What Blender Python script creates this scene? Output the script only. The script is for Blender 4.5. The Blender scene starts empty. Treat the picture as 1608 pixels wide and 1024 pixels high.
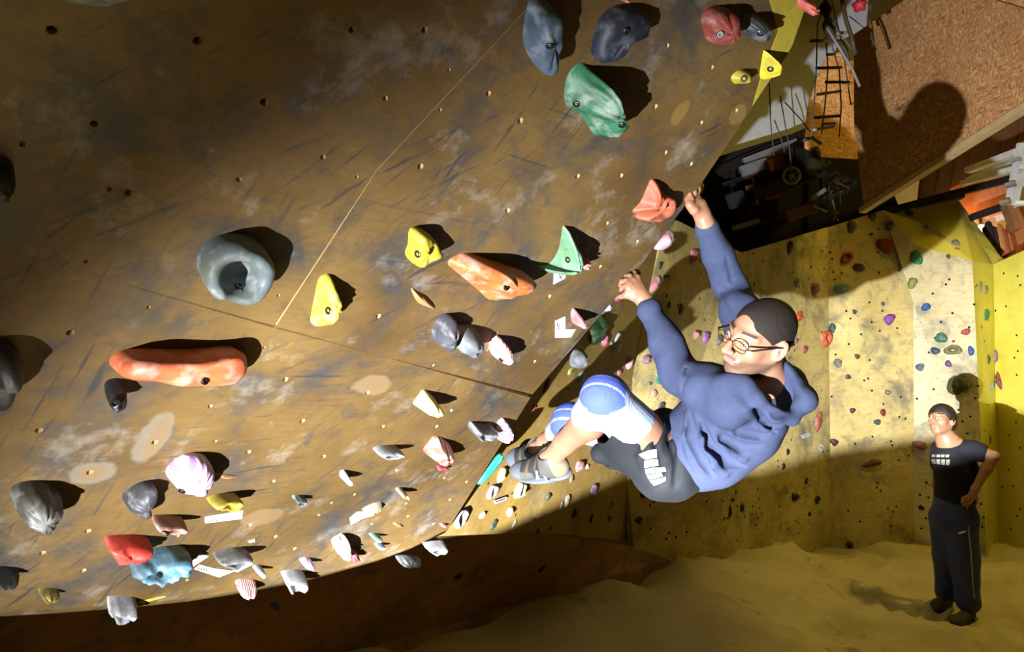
import bpy, bmesh, math, random
import numpy as np
from mathutils import Vector, Matrix, noise
from mathutils.geometry import delaunay_2d_cdt
from mathutils.bvhtree import BVHTree
random.seed(7)
SC = bpy.context.scene
COL = SC.collection
V = Vector
# ------------------------------------------------------------------ camera
FPX = 1100.0; PITCH = math.radians(7.15)
CAM = V((0, 0, 1.67))
cF = V((0, math.cos(PITCH), math.sin(PITCH))); cU = V((0, -math.sin(PITCH), math.cos(PITCH))); cR = V((1, 0, 0))
cam_d = bpy.data.cameras.new('camera'); cam = bpy.data.objects.new('camera', cam_d); COL.objects.link(cam)
cam.location = CAM; cam.rotation_euler = (math.pi/2 + PITCH, 0, 0)
cam_d.sensor_width = 36; cam_d.lens = FPX/1608*36; cam_d.clip_start = 0.05
SC.camera = cam
# ------------------------------------------------------------------ world, lamps, exposure
SC.view_settings.view_transform = 'Standard'; SC.view_settings.look = 'None'
SC.view_settings.gamma = 1; SC.view_settings.use_curve_mapping = False
SC.view_settings.exposure = 0.0
w = bpy.data.worlds.new('world'); SC.world = w; w.use_nodes = True
w.node_tree.nodes['Background'].inputs[0].default_value = (1.0, 0.62, 0.10, 1)
w.node_tree.nodes['Background'].inputs[1].default_value = 0.022

def look_at(o, loc, tgt, roll=0):
    d = (V(tgt)-V(loc)).normalized()
    q = d.to_track_quat('-Z', 'Y')
    o.matrix_world = Matrix.Translation(loc) @ q.to_matrix().to_4x4() @ Matrix.Rotation(roll, 4, 'Z')

FLASH = V((-0.80, 0.10, 0.69))
def spot(name, aim, cone, squash, e):      # flash gun head: oval zoomed beam / wide weak spill
    l = bpy.data.lights.new(name, 'SPOT'); l.energy = e; l.color = (0.95, 0.97, 1.0)
    l.spot_size = math.radians(cone); l.spot_blend = 1.0; l.shadow_soft_size = 0.012
    o = bpy.data.objects.new(name, l); COL.objects.link(o); look_at(o, FLASH, FLASH + V(aim))
    o.matrix_world = o.matrix_world @ Matrix.Diagonal((1.0, squash, 1.0, 1.0))
spot('flash', (0.72, 1.0, 0.13), 92, 0.27, 7400)
spot('flash_spill', (0.58, 1.0, 0.34), 106, 0.62, 2300)

def area(name, loc, tgt, sx, sy, e, c):
    l = bpy.data.lights.new(name, 'AREA'); l.shape = 'RECTANGLE'; l.size = sx; l.size_y = sy; l.energy = e; l.color = c
    o = bpy.data.objects.new(name, l); COL.objects.link(o); look_at(o, loc, tgt); return o
# sodium-yellow hall lamps: one over the right of the hall, one far off behind the viewer
area('hall_lamp', (5.0, 4.4, 6.2), (4.6, 5.2, 0.0), 0.5, 0.3, 105, (1.0, 0.74, 0.12))
area('hall_lamp', (1.5, -5.5, 5.5), (1.5, 4.0, 0.6), 2.5, 1.2, 60, (1.0, 0.66, 0.09))

# ------------------------------------------------------------------ helpers
def pix(u, v, d):
    d = float(d); return CAM + d*(cF + (u-804)/FPX*cR - (v-512)/FPX*cU)
def ray(u, v):
    return (cF + (u-804)/FPX*cR - (v-512)/FPX*cU)
def frame(o, n, up=V((0, 0, 1))):
    n = n.normalized(); y = (up - n*up.dot(n)).normalized(); x = y.cross(n).normalized()
    m = Matrix((x, y, n)).transposed().to_4x4(); m.translation = o; return m
def tag(o, label=None, cat=None, group=None, kind=None):
    if label: o['label'] = label
    if cat: o['category'] = cat
    if group: o['group'] = group
    if kind: o['kind'] = kind
    return o
def empty(name, loc, label, cat, group=None):
    o = bpy.data.objects.new(name, None); COL.objects.link(o); o.location = loc; o.empty_display_size = .1
    return tag(o, label, cat, group)
def link(name, me, mat=None, parent=None, mw=None, smooth=False):
    if mat is not None and not me.materials:
        for m in (mat if isinstance(mat, (list, tuple)) else [mat]): me.materials.append(m)
    if smooth: me.shade_smooth()
    o = bpy.data.objects.new(name, me); COL.objects.link(o)
    if mw is not None: o.matrix_world = mw
    if parent is not None:
        o.parent = parent
        bpy.context.view_layer.update() if False else None
        o.matrix_parent_inverse = parent_inv(parent)
    return o
def world_of(o):
    if o.parent is None: return o.matrix_basis.copy()
    return world_of(o.parent) @ o.matrix_parent_inverse @ o.matrix_basis
def parent_inv(p): return world_of(p).inverted()
def pydata(name, vs, fs, mat=None, parent=None, mw=None, smooth=False):
    me = bpy.data.meshes.new(name)
    if mw is not None:
        inv = mw.inverted(); vs = [inv @ V(v) for v in vs]
    me.from_pydata([tuple(v) for v in vs], [], fs); me.update()
    return link(name, me, mat, parent, mw, smooth)
def bm_obj(name, bm, mat=None, parent=None, mw=None, smooth=False):
    me = bpy.data.meshes.new(name); bm.to_mesh(me); bm.free()
    return link(name, me, mat, parent, mw, smooth)
def slab(name, pts, thick, mat=None, parent=None, up=V((0, 0, 1)), bevel=0.0, toward=None):
    """planar polygon (world points) extruded away from the viewer by thick"""
    pts = [V(p) for p in pts]; n = V((0, 0, 0))
    for i in range(len(pts)): n += pts[i].cross(pts[(i+1) % len(pts)])
    n.normalize(); c = sum(pts, V())/len(pts); t = CAM if toward is None else toward
    if n.dot(t-c) < 0: n = -n; pts = pts[::-1]
    mw = frame(c, n, up if abs(n.dot(up)) < .98 else V((0, 1, 0)))
    inv = mw.inverted(); loc = [inv @ p for p in pts]; k = len(pts)
    vs = loc + [V((p.x, p.y, p.z-thick)) for p in loc]
    fs = [tuple(range(k)), tuple(range(2*k-1, k-1, -1))] + [((i+1) % k, i, i+k, (i+1) % k+k) for i in range(k)]
    me = bpy.data.meshes.new(name); me.from_pydata(vs, [], fs); me.update()
    if bevel:
        bm = bmesh.new(); bm.from_mesh(me)
        bmesh.ops.bevel(bm, geom=bm.edges[:], offset=bevel, segments=2, affect='EDGES'); bm.to_mesh(me); bm.free()
    return link(name, me, mat, parent, mw)
def bar(name, a, b, w, h, mat, parent=None, up=V((0, 0, 1)), bevel=0.0):
    a = V(a); b = V(b); d = b-a; L = d.length; z = d.normalized()
    u = up if abs(z.dot(up)) < .95 else V((1, 0, 0)); x = u.cross(z).normalized(); y = z.cross(x)
    mw = Matrix((x, y, z)).transposed().to_4x4(); mw.translation = (a+b)/2
    bm = bmesh.new(); bmesh.ops.create_cube(bm, size=1)
    for v in bm.verts: v.co = V((v.co.x*w, v.co.y*h, v.co.z*L))
    if bevel: bmesh.ops.bevel(bm, geom=bm.edges[:], offset=bevel, segments=2, affect='EDGES')
    return bm_obj(name, bm, mat, parent, mw)
def tube(name, pts, r, mat, parent=None, seg=8, origin=None):
    pts = [V(p) for p in pts]; o0 = pts[0] if origin is None else origin
    vs = []; fs = []; n = len(pts)
    rr = r if isinstance(r, (list, tuple)) else [r]*n
    prev = None
    for i, p in enumerate(pts):
        t = (pts[min(i+1, n-1)]-pts[max(i-1, 0)]).normalized()
        if prev is None: x = t.orthogonal().normalized()
        else: x = (prev - t*prev.dot(t)).normalized()
        prev = x; y = t.cross(x)
        for k in range(seg):
            a = 2*math.pi*k/seg; vs.append(p-o0 + rr[i]*(math.cos(a)*x+math.sin(a)*y))
    for i in range(n-1):
        for k in range(seg):
            fs.append((i*seg+k, i*seg+(k+1) % seg, (i+1)*seg+(k+1) % seg, (i+1)*seg+k))
    fs.append(tuple(range(seg))[::-1]); fs.append(tuple((n-1)*seg+k for k in range(seg)))
    me = bpy.data.meshes.new(name); me.from_pydata(vs, [], fs); me.update()
    return link(name, me, mat, parent, Matrix.Translation(o0), smooth=True)

# ------------------------------------------------------------------ materials
class NT:
    def __init__(s, name, rough=.6, spec=.3):
        s.m = bpy.data.materials.new(name); s.m.use_nodes = True; s.t = s.m.node_tree
        s.b = s.t.nodes['Principled BSDF']; s.b.inputs['Roughness'].default_value = rough
        s.b.inputs['Specular IOR Level'].default_value = spec
        s.tc = s.t.nodes.new('ShaderNodeTexCoord')
    def n(s, ty, **kw):
        nd = s.t.nodes.new(ty)
        for k, v in kw.items():
            if k in ('operation', 'blend_type', 'data_type', 'wave_type', 'feature', 'noise_dimensions', 'attribute_name', 'bands_direction', 'distance'): setattr(nd, k, v)
            else: nd.inputs[k].default_value = v
        return nd
    def l(s, a, b): s.t.links.new(a, b)
    def coord(s, scale=(1, 1, 1), rot=(0, 0, 0), loc=(0, 0, 0)):
        m = s.n('ShaderNodeMapping'); m.inputs['Scale'].default_value = scale; m.inputs['Rotation'].default_value = rot; m.inputs['Location'].default_value = loc
        s.l(s.tc.outputs['Object'], m.inputs['Vector']); return m.outputs['Vector']
    def coord2(s, scale, rot, off=0):      # turn first, then stretch
        m = s.n('ShaderNodeMapping'); m.inputs['Rotation'].default_value = (0, 0, -rot); s.l(s.tc.outputs['Object'], m.inputs['Vector'])
        m2 = s.n('ShaderNodeMapping'); m2.inputs['Scale'].default_value = scale; m2.inputs['Location'].default_value = (off, off*.7, 0); s.l(m.outputs['Vector'], m2.inputs['Vector']); return m2.outputs['Vector']
    def noise(s, scale, detail=4, vec=None, rough=.55, dist=0):
        nd = s.n('ShaderNodeTexNoise', Scale=scale, Detail=detail, Roughness=rough, Distortion=dist)
        s.l(vec if vec is not None else s.tc.outputs['Object'], nd.inputs['Vector']); return nd.outputs['Fac']
    def ramp(s, fac, stops):
        r = s.n('ShaderNodeValToRGB'); e = r.color_ramp.elements
        e[0].position = stops[0][0]; e[0].color = tuple(stops[0][1])+((1,) if len(stops[0][1]) == 3 else ())
        e[1].position = stops[-1][0]; e[1].color = tuple(stops[-1][1])+((1,) if len(stops[-1][1]) == 3 else ())
        for p, c in stops[1:-1]:
            x = e.new(p); x.color = tuple(c)+((1,) if len(c) == 3 else ())
        s.l(fac, r.inputs[0]); return r.outputs[0]
    def mix(s, fac, a, b, mode='MIX'):
        m = s.n('ShaderNodeMix', data_type='RGBA', blend_type=mode)
        for sock, v in ((m.inputs[0], fac), (m.inputs[6], a), (m.inputs[7], b)):
            if hasattr(v, 'default_value') or hasattr(v, 'links'): s.l(v, sock)
            elif isinstance(v, (int, float)): sock.default_value = v
            else: sock.default_value = tuple(v)+(1,)
        return m.outputs[2]
    def math(s, op, a, b=0.0):
        m = s.n('ShaderNodeMath', operation=op)
        for sock, v in ((m.inputs[0], a), (m.inputs[1], b)):
            if isinstance(v, (int, float)): sock.default_value = v
            else: s.l(v, sock)
        return m.outputs[0]
    def bump(s, h, strength=.2, dist=.002):
        b = s.n('ShaderNodeBump', Strength=strength, Distance=dist); s.l(h, b.inputs['Height']); s.l(b.outputs[0], s.b.inputs['Normal'])
    def col(s, c): s.l(c, s.b.inputs['Base Color']) if not isinstance(c, tuple) else setattr(s.b.inputs['Base Color'], 'default_value', c+(1,))
def bw(x): return (x, x, x)
_mats = {}
def plastic(c, chalk=.35, rough=.55, seed=0, c2=None):
    key = ('pl', tuple(c), chalk, rough, c2)
    if key in _mats: return _mats[key]
    t = NT('hold_resin', rough, .35)
    c = tuple(x*.78 for x in c); dark = tuple(x*.5 for x in c) if c2 is None else tuple(x*.8 for x in c2)
    n1 = t.noise(9, 5); base = t.mix(t.ramp(n1, [(.35, (0, 0, 0)), (.68, (1, 1, 1))]), dark, c)
    n2 = t.noise(22, 6, t.coord(loc=(3, 1, 2)))
    ch = t.mix(t.math('MULTIPLY', t.ramp(n2, [(.48, bw(0)), (.78, bw(1))]), chalk), base, (.50, .50, .49))
    n3 = t.noise(35, 4, t.coord(loc=(1, 7, 5)))
    ch = t.mix(t.math('MULTIPLY', t.ramp(n3, [(.6, bw(0)), (.72, bw(1))]), .5), ch, tuple(x*.3 for x in c))
    t.col(ch); t.bump(t.noise(160, 3), .25, .002); _mats[key] = t.m; return t.m
def plain(name, c, rough=.6, metal=0, spec=.3, bumpy=0, bscale=200, var=.25):
    key = (name, tuple(c), rough, metal)
    if key in _mats: return _mats[key]
    t = NT(name, rough, spec); t.b.inputs['Metallic'].default_value = metal
    t.col(t.mix(t.ramp(t.noise(14, 4), [(.3, bw(0)), (.7, bw(1))]), tuple(x*(1-var) for x in c), c))
    if bumpy: t.bump(t.noise(bscale, 3), bumpy, .002)
    _mats[key] = t.m; return t.m
def wallmat(name, lo, hi, stain=(.05, .055, .06), st=.5, scratch=.6, grain=.5, sc=1.0, chalk=.25, holes=False, spots=()):
    t = NT(name, .62, .25)
    n = t.noise(1.7*sc, 7, t.coord(loc=(2.3, .7, 0)), .62)
    base = t.mix(t.ramp(n, [(.32, bw(0)), (.68, bw(1))]), lo, hi)
    g = t.noise(7*sc, 6, t.coord(scale=(1, 14, 1), loc=(0, 0, 1)), .7)
    base = t.mix(t.math('MULTIPLY', t.ramp(g, [(.35, bw(0)), (.62, bw(1))]), grain*.6), base, tuple(x*.55 for x in lo))
    n2 = t.noise(3.1*sc, 8, t.coord(loc=(5, 5, 0)), .68, .4)
    base = t.mix(t.math('MULTIPLY', t.ramp(n2, [(.50, bw(0)), (.66, bw(1))]), st), base, stain)
    n2b = t.noise(11*sc, 8, t.coord(loc=(8, 2, 0)), .7, .6)
    base = t.mix(t.math('MULTIPLY', t.ramp(n2b, [(.52, bw(0)), (.7, bw(1))]), st*.75), base, stain)
    n3 = t.noise(4.3*sc, 8, t.coord(loc=(1, 9, 0)), .7)
    base = t.mix(t.math('MULTIPLY', t.ramp(n3, [(.55, bw(0)), (.72, bw(1))]), chalk), base, (.55, .55, .52))
    if scratch:
        for k, (rot, sx, sy, off) in enumerate(((.75, .6, 8, 0), (1.05, .8, 10, 3), (.1, .6, 9, 6), (1.45, .7, 9, 9), (.9, 1.4, 18, 12))):
            v = t.coord2((sx*sc, sy*sc, 1), rot, off)
            s = t.noise(5.5, 5, v, .62, .1)
            m = t.ramp(s, [(.60, bw(0)), (.66, bw(1))])
            gate = t.ramp(t.noise(1.4*sc, 3, t.coord(loc=(off, 2*off, 0))), [(.48, bw(0)), (.62, bw(1))])
            base = t.mix(t.math('MULTIPLY', t.math('MULTIPLY', m, gate), scratch), base, (.02, .02, .025))
    for (x, y, rx, ry, col, amt) in spots:       # worn-in ghost marks of holds that were taken off
        m = t.coord(scale=(1/rx, 1/ry, 0), loc=(-x/rx, -y/ry, 0))
        ln = t.n('ShaderNodeVectorMath', operation='LENGTH'); t.l(m, ln.inputs[0])
        d = t.math('ADD', ln.outputs['Value'], t.math('MULTIPLY', t.math('SUBTRACT', t.noise(14, 4), .5), .9))
        base = t.mix(t.math('MULTIPLY', t.ramp(d, [(.8, bw(1)), (1.0, bw(0))]), amt), base, col)
    t.col(base)
    t.bump(t.mix(.5, t.noise(90*sc, 4), t.noise(20*sc, 4, t.coord(scale=(1, 10, 1)))), .25, .003)
    return t.m
# ------------------------------------------------------------------ the overhanging panel (left)
PA, PB, PC = -.000408, -.000483, 1.024
PN = (cR*PA*FPX - cU*PB*FPX + cF*(PC+804*PA+512*PB))        # PN.(P-CAM) = 1 on the panel
PNl = PN.length; PNO = -PN/PNl                              # unit normal facing the hall
def pan(u, v, off=0.0):                                     # pixel -> point on the plane lifted off metres towards the hall
    r = ray(u, v); return CAM + r*((1-off*PNl)/PN.dot(r))
Z = V((0, 0, 1))
PY = (Z - PNO*Z.dot(PNO)).normalized(); PX = PY.cross(PNO).normalized()
PO = pan(800, 600); PM = Matrix((PX, PY, PNO)).transposed().to_4x4(); PM.translation = PO; PMI = PM.inverted()
def p2(u, v): q = PMI @ pan(u, v); return (q.x, q.y)

M_back = plain('dark_void', (.01, .008, .006), .9)
def ghost(u, v, du, dv, col=(.125, .075, .028), amt=.6):
    x, y = p2(u, v); x1, _ = p2(u+du, v); _, y1 = p2(u, v+dv)
    return (x, y, abs(x1-x), abs(y1-y), col, amt)
GH = [ghost(240, 690, 27, 42, (.13, .115, .09), .6), ghost(246, 690, 15, 34), ghost(147, 742, 38, 19, (.13, .115, .09), .6), ghost(145, 742, 24, 12),
      ghost(585, 605, 32, 17, (.16, .105, .05), .7), ghost(1068, 178, 12, 30, (.17, .105, .03), .7), ghost(1160, 180, 14, 26, (.17, .105, .03), .6), ghost(412, 812, 30, 14, (.15, .10, .05), .6)]
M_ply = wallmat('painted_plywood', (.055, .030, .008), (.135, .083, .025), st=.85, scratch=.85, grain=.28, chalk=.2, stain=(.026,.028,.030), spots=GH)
M_plyedge = plain('plywood_edge', (.42, .26, .11), .7, bumpy=.3)

SEAM2 = [(-450, 262), (835, 622)]
edge = [(1500, -390), (1262, 20), (1245, 72), (1172, 183), (1100, 290), (975, 458), (835, 622), (770, 725), (703, 832)]
bottom = [(703, 832), (650, 856), (600, 874), (500, 902), (400, 922), (300, 936), (200, 945), (100, 952), (0, 957), (-150, 962), (-450, 965)]
HOLES = [(81, 48, 7), (310, 65, 7), (553, 47, 6), (667, 47, 6), (148, 195, 6), (415, 161, 7), (605, 155, 5), (767, 147, 5), (202, 303, 6), (375, 282, 5),
 (507, 247, 5), (660, 262, 7), (817, 190, 7), (110, 523, 8), (61, 676, 8), (330, 638, 4), (448, 596, 5), (594, 497, 6), (475, 661, 5), (577, 617, 5),
 (797, 331, 6), (907, 277, 5), (975, 276, 5), (1045, 240, 4), (1048, 72, 4), (1118, 106, 4), (1029, 168, 5), (1101, 193, 4), (1156, 174, 4), (1085, 258, 4),
 (953, 351, 4), (1000, 380, 4), (942, 419, 4), (862, 466, 5), (839, 568, 5), (708, 645, 4), (601, 670, 4), (685, 670, 4), (141, 742, 6), (243, 695, 6),
 (390, 710, 5), (429, 756, 4), (508, 717, 5), (622, 739, 4), (697, 751, 3), (732, 757, 3), (338, 693, 3), (138, 834, 5), (67, 868, 6), (131, 896, 4),
 (327, 894, 4), (293, 911, 3), (392, 825, 4), (500, 809, 3), (432, 843, 4), (462, 862, 4), (556, 777, 3), (583, 823, 3), (637, 791, 3), (640, 811, 3), (706, 785, 3),
 (680, 823, 3), (136, 411, 4), (233, 483, 3), (437, 464, 3), (415, 546, 3), (680, 574, 3), (705, 110, 3), (560, 278, 3), (691, 173, 3), (172, 298, 4), (35, 228, 4), (520, 790, 3), (279, 842, 3)]
AREAS = [ # sheets (pixel polygons), far corners outside the frame
 [(-450, -420), (1180, -420), (845.9, -6), (590.9, 268), (428.6, 514.6), (-450, 259)],
 [(1183, -420), (1500, -420)] + edge[:6] + [(836, 619.6), (431, 515.8), (591.3, 268.5), (846.3, -5.7)],
 [(-450, 265), (833, 624.5)] + edge[7:] + bottom[1:],
]
def in_poly(x, y, poly):
    c = False; j = len(poly)-1
    for i in range(len(poly)):
        xi, yi = poly[i]; xj, yj = poly[j]
        if (yi > y) != (yj > y) and x < (xj-xi)*(y-yi)/(yj-yi)+xi: c = not c
        j = i
    return c
overhang = empty('wall_left', PO, 'big overhanging plywood climbing panel full of bolt holes, filling the left', None); del_cat = None
tag(overhang, kind='structure')
TH = .018
for poly in AREAS:
    P2 = [p2(u, v) for u, v in poly]
    vs = [V(p) for p in P2]; es = [(i, (i+1) % len(vs)) for i in range(len(vs))]; holes = []
    for (u, v, r) in HOLES:
        x, y = p2(u, v)
        if not in_poly(x, y, P2): continue
        rr = min(.0085, max(.0045, r*(pan(u, v)-CAM).length/FPX*.95))
        b = len(vs); vs += [V((x+rr*math.cos(k*math.pi/6), y+rr*math.sin(k*math.pi/6))) for k in range(12)]
        es += [(b+k, b+(k+1) % 12) for k in range(12)]; holes.append((x, y, rr))
    ov, oe, of, *_ = delaunay_2d_cdt(vs, es, [], 0, 1e-7)
    fs = []
    for f in of:
        cx = sum(ov[i].x for i in f)/len(f); cy = sum(ov[i].y for i in f)/len(f)
        if not in_poly(cx, cy, P2): continue
        if any((cx-h[0])**2+(cy-h[1])**2 < (h[2]*.9)**2 for h in holes): continue
        fs.append(f)
    bm = bmesh.new(); bv = [bm.verts.new((q.x, q.y, 0)) for q in ov]
    for f in fs:
        try: bf = bm.faces.new([bv[i] for i in f])
        except ValueError: continue
        bf.normal_update()
        if bf.normal.z < 0: bf.normal_flip()
    for q in bm.verts[:]:
        if not q.link_faces: bm.verts.remove(q)
    be = [e for e in bm.edges if len(e.link_faces) == 1]
    r = bmesh.ops.extrude_edge_only(bm, edges=be)
    for g in r['geom']:
        if isinstance(g, bmesh.types.BMVert): g.co.z = -TH
        if isinstance(g, bmesh.types.BMFace): g.material_index = 1
    bm.normal_update()
    me = bpy.data.meshes.new('plywood_sheet'); bm.to_mesh(me); bm.free()
    me.materials.append(M_ply); me.materials.append(M_plyedge)
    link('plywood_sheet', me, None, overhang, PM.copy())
strip_pts = [(1186, -80), (1300, -80), (1262, 20), (1243, 74), (1182, 166), (1198, 110), (1222, 50)]  # thin yellow sheet over the upper right corner of the panel
slab('yellow_strip', [pan(u, v, .0015) for u, v in strip_pts], .001, wallmat('strip_yellow', (.26, .20, .02), (.40, .33, .03), st=.3, scratch=0, chalk=.05), overhang, up=PY)
# dark backing right behind the sheets, and the side cheek of the box behind the free edge
allp = [(-450, -420), (1499, -420)] + [(u-2, v+1) for u, v in edge] + bottom[1:]
bk = [PM @ V((*p2(u, v), -TH-.001)) for u, v in allp]
slab('backing_board', bk, .02, M_back, overhang)
cheek_mat = wallmat('side_board', (.16, .09, .02), (.27, .17, .04), st=.4, scratch=0)
deep = -PNO*.55
# curved lip below the panel that rolls back under it
bt = [pan(u, v) for u, v in bottom]; vs = []; fs = []; R_ = .10; NS = 10
for p in bt:
    for k in range(NS+1):
        a = k/NS*math.radians(78)
        # leaving direction is down the panel (-PY), turning away from the hall (-PNO)
        vs.append(p + (-PY)*R_*math.sin(a) - PNO*R_*(1-math.cos(a)))
    vs.append(vs[-1] + ((-PY)*math.cos(a)-PNO*math.sin(a))*.05)
W = NS+2
for i in range(len(bt)-1):
    for k in range(W-1): fs.append((i*W+k, i*W+k+1, (i+1)*W+k+1, (i+1)*W+k))
lip = pydata('curved_lip', vs, [f[::-1] for f in fs], M_ply, overhang, PM.copy(), True)
sd = lip.modifiers.new('s', 'SOLIDIFY'); sd.thickness = .015; sd.offset = -1

# ------------------------------------------------------------------ recessed wall, kick board and back walls
RA, RB, RC = -.000542, -.0001158, .328+.000542*700+.0001158*835
def rec(u, v): return pix(u, v, 1/(RA*u+RB*v+RC))
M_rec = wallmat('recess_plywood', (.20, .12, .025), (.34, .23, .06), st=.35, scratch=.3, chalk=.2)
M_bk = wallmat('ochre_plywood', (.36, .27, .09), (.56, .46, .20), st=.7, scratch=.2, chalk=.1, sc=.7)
M_bk2 = wallmat('pale_plywood', (.40, .33, .18), (.56, .50, .30), st=.65, scratch=.25, chalk=.1, sc=.7)
M_yel = wallmat('yellow_paint', (.46, .40, .04), (.60, .54, .10), st=.12, scratch=0, grain=.1, chalk=.05)
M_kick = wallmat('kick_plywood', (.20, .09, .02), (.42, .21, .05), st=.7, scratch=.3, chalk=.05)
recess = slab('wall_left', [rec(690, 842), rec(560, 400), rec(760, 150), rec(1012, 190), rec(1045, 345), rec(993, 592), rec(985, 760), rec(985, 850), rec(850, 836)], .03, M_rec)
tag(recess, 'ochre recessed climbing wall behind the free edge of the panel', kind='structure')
slab('wall_left', [PM @ V((*p2(u, v), -TH-.02)) for u, v in ((1262, 20), (1100, 290), (835, 622), (735, 780))] + [PM @ V((*p2(u, v), -TH-.02-d)) for u, v, d in ((835, 622, .25), (1100, 290, .5), (1262, 20, .5))], .02, cheek_mat, toward=V((5, 5, 2)))
tag(bpy.data.objects[-1] if False else COL.objects[-1], 'narrow side board behind the free edge of the panel', kind='structure')

ridge = [pan(-450, 985), pan(0, 975), pan(350, 945), pix(600, 893, 2.85), pix(700, 850, 3.0), rec(850, 836), rec(950, 850), pix(1000, 860, 5.75), pix(1062, 868, 6.0)]
base = [pix(-450, 1190, 1.95), pix(0, 1140, 2.2), pix(350, 1075, 2.75), pix(530, 1030, 3.2), pix(690, 986, 4.0), pix(850, 936, 4.8), pix(945, 908, 5.2), pix(1020, 888, 5.75), pix(1085, 872, 6.1)]
ridge = [p - PNO*.16 if i < 5 else p for i, p in enumerate(ridge)]
n = len(ridge); vs = ridge + base + [p+V((-.02, 0, -.25)) for p in base]
fs = [(i, i+1, n+i+1, n+i) for i in range(n-1)] + [(n+i, n+i+1, 2*n+i+1, 2*n+i) for i in range(n-1)]
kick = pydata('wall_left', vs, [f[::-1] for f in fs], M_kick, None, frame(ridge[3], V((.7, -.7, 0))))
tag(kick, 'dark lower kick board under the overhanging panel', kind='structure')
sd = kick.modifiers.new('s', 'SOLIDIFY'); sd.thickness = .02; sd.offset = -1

def D(u): # depth of the ochre back wall at its foot
    return 5.1+(u-950)/350*2.7 if u < 1300 else 7.8
bF = [ # facets of the back wall, each its own board face
 ('wall_back', [pix(1045, 345, 5.0), pix(1063, 346, 5.15), pix(1165, 397, 6.5), pix(1178, 920, 6.6), pix(1060, 930, 6.0), pix(1000, 905, 5.80), pix(985, 760, 5.49), pix(993, 592, 5.07)], M_bk, 'ochre climbing wall behind the climber'),
 ('wall_back', [pix(1165, 397, 6.5), pix(1300, 357, 7.75), pix(1306, 915, 7.75), pix(1178, 920, 6.6)], M_bk, 'ochre climbing wall with the red ring hold'),
 ('wall_back', [pix(1300, 357, 7.75), pix(1387, 330, 7.8), pix(1434, 395, 7.8), pix(1436, 915, 7.8), pix(1306, 915, 7.75)], M_bk, 'ochre climbing wall with the purple hold'),
 ('wall_back', [pix(1387, 330, 7.8), pix(1440, 386, 7.72), pix(1527, 410, 7.55), pix(1551, 915, 7.55), pix(1436, 915, 7.8), pix(1434, 395, 7.8)], M_bk2, 'paler greyish climbing wall behind the standing man'),
 ('wall_back', [pix(1399, 326, 8.1), pix(1503, 311, 8.35), pix(1527, 410, 7.55), pix(1440, 386, 7.72), pix(1386, 330, 7.8)], M_yel, 'sloping yellow top face over the back wall'),
 ('wall_back', [pix(1503, 311, 8.35), pix(1572, 404, 8.1), pix(1560, 416, 8.0), pix(1527, 410, 7.55)], M_yel, 'yellow slanted top end of the back wall'),
 ('wall_back', [pix(1527, 410, 7.55), pix(1560, 415, 8.0), pix(1569, 915, 8.0), pix(1551, 915, 7.55)], M_yel, 'narrow yellow strip wall at the right'),
 ('wall_right', [pix(1560, 415, 8.0), pix(1608, 393, 7.6), pix(1800, 300, 6.2), pix(1830, 960, 6.2), pix(1569, 915, 8.0)], M_yel, 'plain yellow wall at the right edge'),
]
for nm, pts, m, lb in bF:
    c = sum(pts, V())/len(pts); nrm = V()
    for i in range(len(pts)): nrm += (pts[i]-c).cross(pts[(i+1) % len(pts)]-c)
    if nrm.dot(CAM-c) < 0: nrm = -nrm; pts = pts[::-1]
    k = len(pts); mw = frame(c, nrm)
    vs = pts + [p - nrm.normalized()*.03 for p in pts] + [c]
    fs = [((i), (i+1) % k, 2*k) for i in range(k)] + [((i+1) % k, i, i+k, (i+1) % k+k) for i in range(k)]
    tag(pydata(nm, vs, fs, m, None, mw), lb, kind='structure')

# ------------------------------------------------------------------ mat floor: scattered heights + folds
KEYS = [(p.x, p.y, p.z) for p in base] + [(p.x, p.y, p.z) for p in (pix(1180, 868, 6.6), pix(1300, 868, 7.8), pix(1430, 868, 7.8), pix(1550, 874, 7.6), pix(1700, 880, 7.0),
       pix(1500, 976, 5.66), pix(1200, 960, 5.2), pix(1400, 1024, 4.8), pix(1000, 1024, 4.5), pix(1608, 1000, 5.3), pix(800, 1060, 3.8), pix(1000, 940, 5.6))] + [(-.9, .3, .15), (.4, .8, .1), (2.5, .8, .05)]
KA = np.array(KEYS)
def floor_base(x, y):
    d2 = (KA[:, 0]-x)**2+(KA[:, 1]-y)**2+.05; w_ = 1/d2**1.5
    return float((w_*KA[:, 2]).sum()/w_.sum())
def folds(x, y):
    z = 0; am = .3+.7*min(1, max(0, (x-.6)/2.0))
    for (ang, fr, amp, off) in ((.5, 1.1, .06, 0), (1.3, 1.6, .06, 4), (-.4, 2.2, .05, 9), (2.2, 3.1, .035, 13), (1.0, 4.5, .02, 17)):
        c, s = math.cos(ang), math.sin(ang); a = (c*x+s*y)*fr; b = (-s*x+c*y)*fr*.32
        nv = noise.noise(V((a+off, b, off))); r = 1-abs(nv)*3.2
        z += am*amp*max(0, r)**2.2
    return z + .02*noise.noise(V((x*.8, y*.8, 3)))
def floor_z(x, y): return floor_base(x, y)+folds(x, y)-.02
NX, NY = 230, 210; xs = np.linspace(-2.6, 7.4, NX); ys = np.linspace(.3, 8.3, NY)
vs = [(x, y, floor_z(x, y)) for y in ys for x in xs]
fs = [(j*NX+i, j*NX+i+1, (j+1)*NX+i+1, (j+1)*NX+i) for j in range(NY-1) for i in range(NX-1)]
tm = NT('mat_tarpaulin', .75, .15)
bc = tm.mix(tm.ramp(tm.noise(1.1, 6), [(.35, bw(0)), (.65, bw(1))]), (.40, .33, .16), (.50, .43, .24))
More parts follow.
